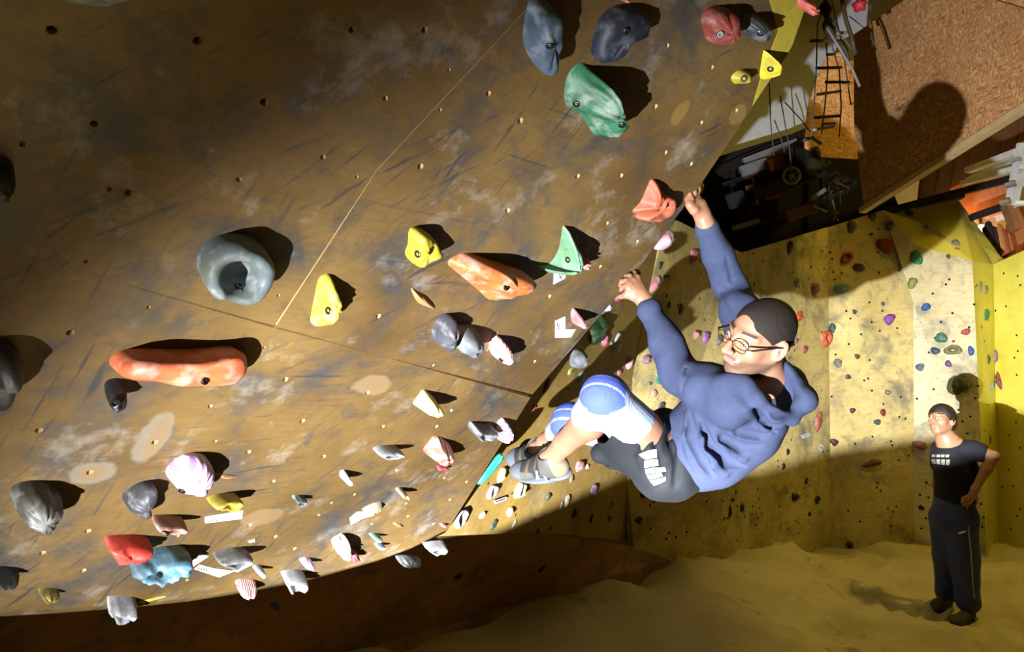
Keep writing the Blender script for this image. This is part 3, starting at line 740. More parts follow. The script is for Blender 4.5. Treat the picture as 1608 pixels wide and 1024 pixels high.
# shorts
sh = SDF()
sh.cap(belly.lerp(pelv, .5), pelv, .125, .135, .04)
Lhem = pix(976, 672, 2.27); Rhem = pix(958, 702, 2.46)
sh.cap(Lh, Lh.lerp(Lhem, .6), .118, .104, .04); sh.cap(Lh.lerp(Lhem, .6), Lhem, .104, .092, .03)
sh.cap(Rh, Rh.lerp(Rhem, .6), .11, .092, .04); sh.cap(Rh.lerp(Rhem, .6), Rhem, .092, .074, .03)
sh.ell(pix(1040, 745, 2.32), (.085, .10, .075), None, .04)
sh.cap(pix(985, 716, 2.30), pix(945, 712, 2.34), .045, .036, .03)
dl = (Lhem-Lh).normalized()
sh.ell(Lhem+dl*.115, (.09, .09, .09), None, .012, 's'); sh.cap(Lhem-dl*.03, Lhem+dl*.1, .074, .085, .012, 's')
dr = (Rhem-Rh).normalized(); sh.cap(Rhem-dr*.02, Rhem+dr*.1, .06, .07, .01, 's')
base_sh = SDF(); base_sh.p = list(sh.p)
for ptss, r in (([(1060, 650), (1052, 690), (1062, 730)], .010), ([(1040, 660), (1030, 700), (1044, 745)], .008), ([(1072, 680), (1064, 720), (1060, 765)], .010), ([(1015, 690), (1004, 720), (1012, 750)], .007), ([(1052, 730), (1044, 752), (1030, 768)], .006)):
    q = [base_sh.trace(u, v) for u, v in ptss]
    if all(x is not None for x in q): sh.chain([x+(CAM-x).normalized()*(r*.3) for x in q], [r*.5]+[r]*(len(q)-2)+[r*.5], .014, 's')
sh.fn = lambda P: waves(P, [((1, .3, .2), 60, .0045, 1), ((.2, -.4, 1), 45, .0045, 3), ((.7, .6, -.6), 95, .0022, 0)])
M_short = plain('black_shorts_cotton', (.0045, .006, .009), .8, bumpy=.4, bscale=400)
shorts = sdf_obj('shorts', sh, .0048, M_short, climber)
# knee sleeves, ribbed white with blue patches
def sleeve(hip, k, a, f0, f1, r0, rk, r1, blue_dirs):
    s = SDF(); s.cap(k.lerp(hip, f0), k, r0, rk, .03); s.cap(k, k.lerp(a, f1), rk, r1, .03)
    kf = ((k-hip).normalized()+(k-a).normalized()).normalized()     # towards the kneecap
    s.sph(k+kf*.010, rk*.93, .03)
    ax = (a-hip).normalized(); side = kf.cross(ax).normalized()
    kk, kfn, axn, sn = A3(k), A3(kf), A3(ax), A3(side)
    def fn(P):
        q = P-kk; t = q@axn
        return .0007*np.sin(t*1500)
    s.fn = fn
    h0 = A3((k-hip).normalized()); h1 = A3((a-k).normalized())
    hl, al = A3(k.lerp(hip, f0)), A3(k.lerp(a, f1))
    def col(P):
        q = P-kk; x = q@kfn; t = q@axn; z = q@sn
        c = np.repeat(np.array(((.26, .31, .41),)), len(P), 0)
        c = c*(.90+.10*np.sin(t*1100))[:, None]
        b = ((x > .012) & (np.abs(t) < .075)) | ((x > .004) & (np.abs(t) < .035))
        b &= ~(np.abs(z-.018) < .0035) & ~(np.abs(z+.018) < .0035)
        c[b] = (.055, .085, .42)
        g = (np.abs(t-.055) < .002) & (x < .01)
        c[g] = (.30, .34, .42)
        return c
    return s, col
M_slv = vcol_mat('knit_sleeve', .75, .2, .5, 350, (1, 1, 1))
s1, c1 = sleeve(Lh, Lk, La, .42, .26, .082, .068, .060, 0); sdf_obj('knee_sleeve', s1, .0036, M_slv, climber, c1, 0)
s2, c2 = sleeve(Rh, Rk, Ra, .30, .34, .070, .064, .055, 0); sdf_obj('knee_sleeve', s2, .0042, M_slv, climber, c2, 0)
# printed patch on the shorts: crumpled white lettering block following the cloth
M_print = plain('white_print', (.80, .84, .84), .6)
patch = [[(1005, 714), (1016, 708), (1028, 705)], [(1013, 722), (1021, 720), (1031, 718)], [(1012, 733), (1021, 731), (1034, 729)], [(1014, 742), (1025, 741), (1046, 736)], [(1017, 752), (1028, 750), (1042, 745)], [(1024, 762), (1034, 758), (1046, 752)]]
def cloth_pt(s, u, v, off=.0015):
    p = s.trace(u, v); return None if p is None else p+(CAM-p).normalized()*off
def strip(name, s, rows, mat, parent, off=.002, sub=4):
    R_, C_ = len(rows), len(rows[0]); vs = []; nr, nc = (R_-1)*sub+1, (C_-1)*sub+1
    for i in range(nr):
        for j in range(nc):
            a, b = min(i//sub, R_-2), min(j//sub, C_-2); x, y = i/sub-a, j/sub-b
            g = [(rows[a][b][k]*(1-x)*(1-y)+rows[a+1][b][k]*x*(1-y)+rows[a][b+1][k]*(1-x)*y+rows[a+1][b+1][k]*x*y) for k in (0, 1)]
            p = cloth_pt(s, g[0], g[1], off)
            if p is None: return None
            vs.append(p)
    fs = [(i*nc+j, i*nc+j+1, (i+1)*nc+j+1, (i+1)*nc+j) for i in range(nr-1) for j in range(nc-1)]
    o = pydata(name, vs, fs, mat, parent, Matrix.Translation(vs[0]), True)
    return o
for blk in ([[(1003, 714), (1017, 708), (1031, 705)], [(1013, 722), (1022, 720), (1032, 719)]], [[(1012, 724), (1022, 722), (1033, 721)], [(1012, 735), (1022, 733), (1034, 731)]],
            [[(1013, 737), (1024, 735), (1044, 734)], [(1014, 744), (1026, 743), (1046, 740)]], [[(1015, 746), (1026, 745), (1038, 742)], [(1019, 753), (1029, 751), (1041, 748)]],
            [[(1020, 755), (1030, 753), (1045, 749)], [(1027, 763), (1035, 760), (1045, 755)]]):
    strip('print', sh, blk, M_print, shorts)
tagm = plain('blue_label', (.10, .55, .75), .4)
# climbing shoes
def shoe(k, a, b, name='climbing_shoe'):
    up = (k-a).normalized(); fw = (b-a); fw = (fw-up*fw.dot(up)*.4).normalized(); side = fw.cross(up).normalized(); up2 = side.cross(fw).normalized()
    def w(x, y, z): return a + fw*x + side*y + up2*z
    R = Matrix((fw, side, up2)).transposed()
    root = empty(name, a, None, None); root.parent = climber; root.matrix_parent_inverse = parent_inv(climber)
    s = SDF(); s.ell(w(-.018, 0, -.030), (.045, .036, .042), R, .03); s.cap(w(.0, 0, -.005), w(.02, 0, -.02), .041, .040, .03)
    s.cap(w(.02, 0, -.022), w(.095, 0, -.042), .044, .036, .03); s.ell(w(.135, 0, -.055), (.062, .045, .030), R, .03)
    s.sph(w(-.005, 0, .015), .040, .02)
    s.cap(w(-.0, 0, .03), w(.0, 0, .09), .034, .034, .004, 's')
    ax, az, aa = A3(fw), A3(up2), A3(a)
    def col(P):
        q = P-aa; x = q@ax; z = q@az
        c = np.repeat(np.array(((.045, .045, .042),)), len(P), 0)
        c[(z > -.03) & (x > .03)] = (.012, .012, .012)
        band = (np.sin(x*160+z*60) > .55) & (z > -.045) & (x > .03); c[band] = (.045, .035, .022)
        toe = (x > .13); c[toe] = (.06, .067, .078)
        heel = (x < -.02); c[heel] = (.12, .10, .06)
        return c
    sdf_obj('shoe_upper', s, .0032, vcol_mat('shoe_leather', .6, .3, .3, 200), root, col, 0)
    so = SDF(); so.ell(w(-.012, 0, -.066), (.050, .036, .012), R, .02); so.cap(w(.0, 0, -.070), w(.10, 0, -.078), .012, .012, .03)
    so.ell(w(.085, 0, -.078), (.105, .046, .0125), R, .02)
    sdf_obj('shoe_sole', so, .0035, plain('grey_rubber', (.055, .062, .075), .6), root)
    # two hook-and-loop straps with pale edging and a badge
    for x0, m_, r_ in ((.030, plain('black_strap', (.02, .02, .022), .5), .0445), (.062, plain('black_strap', (.02, .02, .022), .5), .0425)):
        vs = []; fs = []; n_ = 22
        for i in range(n_+1):
            t = math.radians(-112+224*i/n_)
            for dx, rr in ((-.013, r_), (-.011, r_+.003), (.011, r_+.0025), (.013, r_)):
                vs.append(w(x0+dx+.006*math.sin(t), rr*math.sin(t)*1.0, -.030-.12*(x0-.02)+rr*math.cos(t)))
        for i in range(n_):
            for j in range(3): fs.append((i*4+j, i*4+j+1, (i+1)*4+j+1, (i+1)*4+j))
        st = pydata('strap', vs, fs, m_, root, Matrix.Translation(vs[0]), True)
    for sgn in (1, -1):
        def bd(x, z, o=.0): return w(x, sgn*(.046+o), z)
        tube('strap_edging', [w(.016, sgn*.044, -.060), w(.018, sgn*.047, -.035), w(.022, sgn*.036, -.003)], .0045, plain('pale_edging', (.22, .22, .21), .4), root, 6)
        tube('badge', [bd(.040, -.012), bd(.046, -.022), bd(.050, -.036), bd(.050, -.046)], [.005, .004, .004, .009], plain('pale_badge', (.45, .46, .46), .35), root, 8)
    return root
shoe(Lk, La, Lb); shoe(Rk, Ra, Rb)
# ------------------------------------------------------------------ holds
C_ = dict(slate=(.10, .15, .22), navy=(.02, .025, .045), green=(.035, .17, .085), dkgreen=(.03, .09, .03), red=(.50, .045, .03), brick=(.28, .055, .04), orange=(.62, .15, .05), salmon=(.60, .22, .15),
 grey=(.17, .18, .20), dkgrey=(.045, .05, .055), black=(.012, .012, .014), white=(.60, .62, .62), yellow=(.50, .40, .03), pale=(.50, .46, .30), pink=(.60, .20, .22), hotpink=(.55, .08, .12), purple=(.20, .08, .30),
 lilac=(.42, .30, .50), blue=(.04, .12, .36), ltblue=(.22, .36, .52), teal=(.04, .40, .28), olive=(.12, .12, .03), maroon=(.12, .02, .03), beige=(.42, .28, .17), mint=(.30, .48, .36), steelblue=(.10, .22, .32), brown=(.09, .045, .03))
PROF = dict(dome=[(1, 0), (1.01, .15), (.96, .42), (.83, .68), (.62, .87), (.34, .98), (.0, 1)],
 slab=[(1, 0), (1.02, .3), (.98, .68), (.88, .92), (.62, 1.0), (.3, 1.0), (0, 1.0)],
 jug=[(1, 0), (1.03, .35), (1.0, .75), (.92, .97), (.80, 1.0), (.66, .86), (.5, .62), (.25, .5), (0, .48)],
 ring=[(1, 0), (1.0, .45), (.90, .86), (.74, 1), (.58, .92), (.46, .5), (.42, .08), (0, .05)],
 horn=[(1, 0), (.92, .2), (.78, .5), (.64, .8), (.44, .97), (.2, 1.03), (0, 1.04)],
 fin=[(1, 0), (.9, .25), (.7, .55), (.5, .82), (.3, 1.0), (0, 1.05)],
 chip=[(1, 0), (1.0, .5), (.9, .9), (.6, 1), (0, 1)])
def striped(c1, c2, sc=60, rot=.6, dist=2.0):
    key = ('st', c1, c2, sc, rot)
    if key in _mats: return _mats[key]
    t = NT('striped_resin', .5, .35); w_ = t.n('ShaderNodeTexWave', Scale=sc, Distortion=dist); w_.inputs['Detail'].default_value = 1
    t.l(t.coord(rot=(0, 0, rot)), w_.inputs['Vector'])
    t.col(t.mix(t.ramp(w_.outputs['Fac'], [(.35, bw(0)), (.6, bw(1))]), c1, c2)); t.bump(w_.outputs['Fac'], .4, .004); _mats[key] = t.m; return t.m
def resample(pts, n):
    k = len(pts); out = []
    for i in range(n):
        t = i/n*k; a = int(t); f = t-a
        p0, p1, p2_, p3 = (pts[(a+j-1) % k] for j in range(4))
        out.append(tuple(.5*((2*p1[c])+(-p0[c]+p2_[c])*f+(2*p0[c]-5*p1[c]+4*p2_[c]-p3[c])*f*f+(-p0[c]+3*p1[c]-3*p2_[c]+p3[c])*f**3) for c in (0, 1)))
    return out
def loft_mesh(name, out, hgt, kind, lean, seed, rough=.06, lumps=0.0):
    n = len(out); cx = sum(p[0] for p in out)/n; cy = sum(p[1] for p in out)/n
    R = max(.004, sum(math.hypot(p[0]-cx, p[1]-cy) for p in out)/n)
    vs = []; fs = []; prof = PROF[kind]
    for (s, z) in prof[:-1]:
        for (x, y) in out:
            dx, dy = x-cx, y-cy; nv = noise.noise(V((dx/R*1.3+seed*3.1, dy/R*1.3, z*1.5+seed)))
            nv2 = noise.noise(V((dx/R*3.5, dy/R*3.5+seed, z*3)))
            f = s*(1+rough*1.6*nv*(z > 0)+lumps*nv2*(z > 0))
            vs.append((cx+dx*f+lean[0]*z, cy+dy*f+lean[1]*z, hgt*z*(1+.18*nv+lumps*nv2)))
    s, z = prof[-1]; vs.append((cx+lean[0]*z, cy+lean[1]*z, hgt*z))
    for r in range(len(prof)-2):
        for i in range(n): fs.append((r*n+i, r*n+(i+1) % n, (r+1)*n+(i+1) % n, (r+1)*n+i))
    b = (len(prof)-2)*n; fs += [(b+i, b+(i+1) % n, len(vs)-1) for i in range(n)]
    a2 = sum(out[i][0]*out[(i+1) % n][1]-out[(i+1) % n][0]*out[i][1] for i in range(n))
    if a2 < 0: fs = [f[::-1] for f in fs]
    me = bpy.data.meshes.new(name); me.from_pydata(vs, [], fs); me.update(); me.shade_smooth(); return me
def _bolt_mesh():
    bm = bmesh.new()
    def ring(r, z, k=12): return [bm.verts.new((r*math.cos(2*math.pi*i/k), r*math.sin(2*math.pi*i/k), z)) for i in range(k)]
    rs = [ring(.0095, -.004), ring(.0095, .0015), ring(.0080, .0025), ring(.0045, .0025), ring(.0042, -.003)]
    for a, b in zip(rs, rs[1:]):
        for i in range(12): bm.faces.new((a[i], a[(i+1) % 12], b[(i+1) % 12], b[i]))
    bm.faces.new(rs[-1]); me = bpy.data.meshes.new('bolt'); bm.to_mesh(me); bm.free()
    me.materials.append(plain('bolt_steel', (.10, .10, .10), .35, 1)); return me
BOLT = _bolt_mesh()
WALLS = []; HITW = [None]
for o in COL.objects:
    if o.type == 'MESH' and o.get('kind') == 'structure' and o.name.startswith('wall') :
        mw = world_of(o); WALLS.append((o, BVHTree.FromPolygons([mw @ v.co for v in o.data.vertices], [tuple(p.vertices) for p in o.data.polygons])))
def wall_hit(u, v):
    r = ray(u, v).normalized(); best = None
    for ow, b in WALLS:
        h = b.ray_cast(CAM, r)
        if h[0] is not None and (best is None or h[3] < best[3]): best = h; HITW[0] = ow
    if best is None: return None
    n = best[1]
    if n.dot(CAM-best[0]) < 0: n = -n
    return best[0], n
def add_bolts(root, me, mw, bolts):
    if not bolts: return
    bv = BVHTree.FromPolygons([mw @ v.co for v in me.vertices], [tuple(p.vertices) for p in me.polygons])
    for (u, v) in bolts:
        h = bv.ray_cast(CAM, ray(u, v).normalized())
        if h[0] is None: continue
        n = h[1] if h[1].dot(CAM-h[0]) > 0 else -h[1]
        o = bpy.data.objects.new('bolt', BOLT); COL.objects.link(o); o.matrix_world = frame(h[0]+n*.0008, n); o.parent = root; o.matrix_parent_inverse = parent_inv(root)
NH = [0]
def proj(p):
    q = p-CAM; z = q.dot(cF); return (804+FPX*q.dot(cR)/z, 512-FPX*q.dot(cU)/z)
def bbox(P):
    xs_ = [p[0] for p in P]; ys_ = [p[1] for p in P]
    return ((min(xs_)+max(xs_))/2, (min(ys_)+max(ys_))/2, max(xs_)-min(xs_), max(ys_)-min(ys_))
def PH(label, out, hgt, mat, kind='dome', lean=(0, 0), bolts=(), n=40, lumps=.0, off=.35, name='climbing_hold', group=None, rough=.05):
    """hold on the big panel; out: pixel outline (list) or (u, v, w, h, rot)"""
    NH[0] += 1
    if isinstance(out, tuple):
        u, v, w_, h_, rot = out; c, s = math.cos(rot), math.sin(rot)
        out = [(u+w_/2*math.cos(a)*c-h_/2*math.sin(a)*s, v+w_/2*math.cos(a)*s+h_/2*math.sin(a)*c) for a in [i*math.pi/6 for i in range(12)]]
    out = resample(out, n); T = bbox(out); sx = sy = .85; tx = ty = 0
    for it in range(4):                      # size and seat it so that its outline has the size seen
        o2 = [(T[0]+(u-T[0])*sx+tx, T[1]+(v-T[1])*sy+ty) for u, v in out]
        L = [PMI @ pan(u, v, 0) for u, v in o2]; cx = sum(p.x for p in L)/n; cy = sum(p.y for p in L)/n
        mw = PM @ Matrix.Translation((cx, cy, 0)); loc = [(p.x-cx, p.y-cy) for p in L]
        me = loft_mesh(name, loc, hgt, kind, lean, NH[0], rough, lumps)
        B = bbox([proj(mw @ v.co) for v in me.vertices])
        if it == 3: break
        bpy.data.meshes.remove(me)
        sx = max(.30, min(1.1, sx*(1+(T[2]/B[2]-1)*1.2))); sy = max(.30, min(1.1, sy*(1+(T[3]/B[3]-1)*1.2))); tx += T[0]-B[0]; ty += T[1]-B[1]
    o = link(name, me, mat, None, mw); tag(o, label, 'hold', group); add_bolts(o, me, mw, bolts); return o
def WH(label, u, v, w_, h_, rot, hf, mat, kind='dome', bolts=(), lumps=.08, n=18, surf=None, group=None, name='climbing_hold'):
    """hold on one of the other walls; size in pixels turned into metres at the wall"""
    NH[0] += 1; random.seed(NH[0])
    hit = wall_hit(u, v)
    if hit is None: print('MISS', label, u, v); return None
    p, nrm = hit; dep = (p-CAM).dot(cF)/FPX
    size = math.sqrt(w_*h_)*dep; hgt = size*hf; p = p - ray(u, v).normalized()*0 ; vd = (CAM-p).normalized()
    cosv = max(.35, nrm.dot(vd)); p = p - (nrm-vd*cosv)*hgt*.45      # keep the body, not its foot, centred on the ray
    mw = frame(p - nrm*.002, nrm); R = mw.to_3x3()
    c, s = math.cos(rot), math.sin(rot); inv = R.inverted(); out = []
    for i in range(n):
        a = 2*math.pi*i/n; k = 1+.12*math.sin(2*a+NH[0])+.08*math.sin(3*a+NH[0]*1.7)
        x, y = w_/2*math.cos(a)*k, h_/2*math.sin(a)*k; out.append(((x*c+y*s)*dep, (-x*s+y*c)*dep))
    me = loft_mesh(name, out, hgt, kind, (0, size*.08), NH[0], .09, lumps)
    B = bbox([proj(mw @ v.co) for v in me.vertices]); k = min(1.3, max(.4, math.sqrt(w_*h_/(B[2]*B[3]))))
    for vv in me.vertices: vv.co *= k
    pc = ray(B[0], B[1]) - ray(u, v); sh_ = -pc*(p-CAM).dot(cF)*1.0; sh_ -= nrm*sh_.dot(nrm); mw.translation = mw.translation + sh_
    o = link(name, me, mat, None, mw); tag(o, label, 'hold', group); add_bolts(o, me, mw, bolts); return o
P = plastic
# --- big holds on the panel
PH('long blue-grey slab hold at the top of the panel, bolt near its middle', [(836, 4), (862, -3), (882, 8), (885, 50), (878, 92), (860, 118), (840, 113), (822, 80), (824, 45)], .07, P(C_['slate'], .5), 'slab', (.008, -.01), [(864, 72)])
PH('dark navy hold slanting right above the green hold', [(950, 24), (975, 8), (1008, 6), (1022, 20), (1016, 42), (985, 56), (966, 80), (938, 98), (928, 92), (936, 52)], .05, P(C_['navy'], .2), 'slab', (.008, -.01), [(984, 48)], lumps=.05)
PH('long green marbled hold with two bolts and a huge shadow', [(886, 150), (893, 122), (912, 104), (936, 100), (954, 130), (975, 165), (988, 188), (982, 206), (965, 216), (946, 200), (925, 180), (893, 168)], .095, P(C_['green'], .45, c2=(.015, .07, .03)), 'horn', (.03, .02), [(905, 163), (977, 196)], lumps=.10)
PH('rounded brick-red hold near the top right corner of the panel', [(1101, 42), (1108, 20), (1130, 9), (1155, 12), (1165, 28), (1150, 48), (1136, 64), (1113, 71), (1107, 55)], .07, P(C_['brick'], .3), 'dome', (.01, 0), [(1131, 54)], lumps=.12)
PH('dark grey knobbly hold right of the brick-red one', [(1162, 45), (1172, 26), (1196, 21), (1212, 38), (1207, 56), (1188, 66), (1170, 62)], .06, P(C_['dkgrey'], .4), 'dome', (.01, 0), [(1194, 52)], lumps=.15)
PH('small yellow crescent hold left of the larger yellow one', [(1148, 122), (1160, 112), (1176, 109), (1180, 118), (1170, 130), (1155, 131)], .035, P(C_['yellow'], .05), 'fin', (.005, .01), [(1168, 124)])
PH('bright yellow hooked hold by the yellow corner strip', [(1194, 118), (1202, 96), (1212, 79), (1224, 88), (1225, 106), (1214, 118), (1203, 125)], .05, P((.62, .52, .03), .05), 'fin', (.01, .015), [(1210, 108)])
PH('coral flower-shaped hold on the top corner of the panel', [(1252, 8), (1262, -4), (1280, -2), (1287, 10), (1280, 22), (1266, 26), (1256, 20)], .05, P((.62, .13, .09), .15), 'dome', (.01, 0), lumps=.3)
PH('small pink hold cut by the top of the picture', (980, -2, 18, 14, 0), .03, P(C_['salmon'], .2), 'dome')
PH('upper orange shell of the orange twin hold', [(993, 332), (1008, 316), (1018, 296), (1028, 281), (1040, 292), (1043, 306), (1028, 322), (1008, 335)], .045, P((.40, .085, .035), .08, c2=(.28, .05, .02)), 'fin', (.008, .008), lumps=.04)
PH('lower orange shell with a bolt beside the free edge', [(997, 348), (1012, 334), (1030, 322), (1045, 305), (1059, 306), (1061, 322), (1048, 340), (1022, 347)], .045, P((.42, .10, .05), .15, c2=(.28, .06, .025)), 'jug', (.01, .01), [(1031, 328)])
PH('big round blue-grey disc hold with a curved hollow', [(370+62*math.cos(a)*(1+.03*math.sin(2*a)), 423+57*math.sin(a)) for a in [i*math.pi/8 for i in range(16)]], .075, P((.13, .18, .22), .55, c2=(.09, .10, .07)), 'ring', (-.012, .012), [(376, 449)], n=56)
PH('long orange roof-like hold under the blue-grey disc', [(172, 584), (182, 560), (215, 549), (300, 551), (370, 543), (388, 560), (380, 590), (356, 607), (270, 600), (200, 590)], .085, P(C_['orange'], .35, c2=(.38, .08, .03)), 'slab', (0, .03), [(322, 598)], n=56)
PH('small black hold with a steel bolt under the long orange one', [(164, 618), (170, 602), (184, 595), (198, 600), (199, 618), (190, 640), (176, 646), (165, 636)], .07, P(C_['black'], .05), 'dome', (0, -.01), [(181, 634)])
PH('large dark hold at the left edge below the middle', [(-45, 560), (-20, 535), (15, 533), (34, 550), (37, 580), (20, 615), (0, 640), (-40, 640)], .10, P((.02, .02, .012), .1), 'dome', (0, .02))
PH('dark hold at the left edge above the middle', [(-40, 250), (-5, 246), (18, 255), (25, 275), (15, 300), (0, 320), (-40, 315)], .08, P((.02, .02, .03), .2), 'dome')
PH('yellow-green bone-shaped hold with a single bolt', [(488, 506), (490, 490), (497, 466), (505, 440), (518, 431), (533, 432), (536, 460), (525, 485), (515, 500), (502, 513)], .055, P((.42, .38, .04), .35, c2=(.22, .20, .02)), 'fin', (.015, .015), [(516, 488)], lumps=.1)
PH('yellow fish-shaped hold with two bolt holes', [(636, 404), (642, 388), (645, 362), (660, 356), (680, 365), (692, 384), (695, 396), (675, 410), (655, 420), (642, 416)], .05, P((.48, .36, .02), .1, c2=(.30, .24, .02)), 'slab', (.006, .006), [(676, 394), (656, 399)])
PH('long tapering orange hold in front of the green crescent', [(703, 414), (716, 402), (742, 398), (800, 414), (838, 426), (841, 438), (822, 455), (794, 468), (776, 471), (756, 455), (722, 430)], .085, P((.50, .14, .03), .45, c2=(.38, .08, .02)), 'horn', (.03, .03), [(795, 451)], n=52, lumps=.04)
PH('pale green crescent hold curving up behind the pink one', [(842, 424), (868, 420), (888, 396), (898, 354), (910, 376), (916, 400), (900, 418), (880, 430), (858, 432)], .085, P((.13, .27, .18), .2, c2=(.06, .13, .05)), 'fin', (.02, .01), [(892, 408)])
PH('small pink starfish-like hold against the pale crescent', [(897, 418), (900, 404), (908, 393), (920, 396), (928, 404), (920, 418), (908, 424)], .05, P(C_['pink'], .4), 'dome', (.01, 0), [(918, 404), (909, 416)], lumps=.25)
PH('dark grey cap half of the two-piece grey hold', [(678, 538), (682, 515), (698, 498), (716, 492), (722, 506), (712, 530), (704, 552), (688, 548)], .075, P((.07, .07, .085), .4), 'dome', (.0, .01))
PH('smooth light grey ball half of the two-piece grey hold', [(706, 545), (712, 520), (728, 510), (750, 512), (761, 530), (756, 550), (740, 562), (720, 558)], .075, P((.15, .165, .18), .2), 'dome', (.005, -.01), [(711, 541)], rough=.02)
PH('ribbed pink shell hold right of the grey ball', [(768, 552), (772, 538), (784, 526), (796, 528), (804, 542), (806, 560), (794, 571), (778, 572)], .07, striped((.62, .20, .17), (.70, .42, .38), 32, .4), 'dome', (.02, .0), [(787, 565)])
PH('pink folded hold above the blank paper label', [(897, 494), (905, 484), (914, 488), (923, 498), (920, 508), (908, 517), (900, 510)], .06, P(C_['pink'], .5), 'fin', (.01, .0), lumps=.2)
PH('glaring pale yellow wedge hold in the brightest part', [(648, 650), (660, 628), (672, 612), (692, 628), (697, 638), (684, 645), (670, 656), (660, 648)], .07, P((.62, .58, .22), .3, c2=(.45, .40, .08)), 'horn', (.02, .0))
PH('blue-grey bowl hold left of the striped white one', [(735, 680), (740, 662), (756, 668), (782, 670), (778, 680), (762, 690), (745, 693)], .06, P(C_['grey'], .5), 'jug', (.01, .0))
PH('white hold with purple stripes at the free edge', [(777, 690), (783, 668), (797, 656), (806, 664), (803, 680), (794, 696), (784, 694)], .06, striped((.66, .66, .68), (.22, .10, .26), 26, .2), 'dome', (.015, .0))
PH('white bell-shaped hold with a red stripe', [(664, 722), (672, 706), (682, 686), (694, 688), (708, 702), (714, 720), (700, 730), (680, 732)], .07, striped((.72, .66, .62), (.50, .08, .05), 11, .5, .5), 'horn', (.01, -.005))
PH('small hot pink chip under the bell-shaped hold', (695, 735, 20, 9, -.2), .02, P(C_['hotpink'], .1), 'chip')
PH('pale grey boat-shaped hold with a long shadow', [(585, 716), (596, 704), (614, 700), (632, 700), (636, 708), (622, 716), (600, 722)], .05, P((.30, .32, .32), .4), 'jug', (.01, .005))
PH('pale blue thimble hold with dark marks', [(533, 752), (537, 741), (548, 738), (554, 746), (548, 758), (537, 763)], .05, P((.34, .50, .60), .4), 'horn', (.01, 0))
PH('small mottled black and white hold', (471, 787, 26, 15, -.1), .035, P((.18, .22, .20), .6, c2=(.02, .02, .02)), 'jug', (.006, 0), lumps=.25)
PH('little beige ring hold with a dark bore', (632, 775, 22, 19, 0), .045, P(C_['beige'], .3), 'ring', (.01, 0))
PH('tiny white fin hold by the glaring paper strip', (584, 797, 36, 9, -.5), .03, P((.30, .28, .18), .4), 'fin', (.01, 0))
PH('small mint-green hold near the bottom of the bright area', (590, 845, 22, 13, .1), .04, P((.20, .48, .28), .3), 'dome', (.01, 0))
PH('small steel-blue hold below the mint-green one', (597, 858, 20, 10, -.3), .03, P((.18, .28, .38), .4), 'jug', (.006, 0))
PH('white knobbly hold beside the red chip', [(525, 872), (520, 856), (530, 845), (546, 838), (552, 852), (548, 868), (542, 882), (530, 876)], .07, P((.58, .64, .66), .3), 'dome', (.01, 0), lumps=.3)
PH('red chip hold beside the white knobbly one', [(544, 870), (548, 862), (560, 862), (566, 872), (558, 882), (548, 884)], .045, P((.50, .05, .07), .2), 'dome', (.01, 0), lumps=.3)
PH('purple ridged hold above the grey hook', (482, 886, 26, 17, -.4), .05, striped((.40, .20, .52), (.56, .42, .62), 40, 1.2), 'dome', (.01, 0))
PH('grey hook-shaped hold at the bottom edge', [(441, 914), (444, 902), (458, 897), (470, 896), (484, 900), (482, 916), (468, 930), (450, 929)], .07, P((.34, .35, .35), .5), 'jug', (.0, .0), lumps=.08)
PH('red and white striped hold hanging at the bottom edge', [(369, 928), (373, 914), (386, 910), (402, 914), (400, 926), (388, 937), (376, 940)], .06, striped((.66, .60, .60), (.50, .10, .09), 38, .3), 'dome', (.0, -.005))
PH('small blue-white hold above the red and white one', (407, 898, 22, 17, -.2), .045, P((.40, .48, .54), .4), 'dome', (.01, 0))
PH('grey trough-like hold above the two paper strips', [(334, 886), (345, 878), (370, 864), (392, 860), (399, 870), (388, 884), (365, 894), (345, 892)], .07, P((.20, .22, .25), .4, c2=(.08, .08, .07)), 'jug', (.0, .02), n=44)
PH('yellow crescent hold above the lettered paper strip', [(324, 796), (334, 785), (352, 777), (378, 774), (383, 784), (376, 796), (352, 804), (334, 803)], .06, P((.50, .42, .04), .15, c2=(.20, .14, .02)), 'jug', (.0, .02))
PH('large blue three-lobed hold beside the red one', [(198, 904), (202, 890), (216, 878), (232, 874), (244, 868), (268, 860), (298, 858), (305, 872), (296, 888), (278, 900), (262, 912), (240, 922), (215, 915)], .09, P((.09, .24, .34), .35, c2=(.05, .07, .08)), 'jug', (.0, .02), [(251, 903)], n=56, lumps=.16)
PH('bright red saddle-shaped hold left of the blue one', [(163, 848), (180, 842), (205, 840), (238, 845), (240, 858), (230, 876), (212, 887), (195, 880), (176, 880), (172, 864)], .07, P((.60, .05, .03), .1, c2=(.42, .03, .02)), 'slab', (.0, .01), n=48, lumps=.1)
PH('pinkish cup hold above the red one', [(238, 822), (242, 812), (262, 810), (290, 815), (295, 824), (286, 835), (262, 839), (242, 834)], .06, P((.36, .17, .13), .4, c2=(.16, .08, .06)), 'jug', (.0, .01), [(262, 836)])
PH('dark grey heart-shaped hold left of the striped purple one', [(192, 784), (205, 770), (225, 757), (245, 756), (247, 772), (235, 790), (236, 806), (222, 816), (205, 806), (195, 796)], .07, P((.045, .045, .055), .3, c2=(.02, .02, .02)), 'dome', (.0, .02), lumps=.06)
PH('violet and white striped egg-shaped hold', [(260, 752), (266, 736), (284, 720), (306, 711), (330, 714), (337, 730), (328, 752), (316, 776), (296, 780), (272, 770)], .08, striped((.20, .11, .24), (.42, .36, .44), 22, .75), 'dome', (.01, .02), [(286, 771)], n=48)
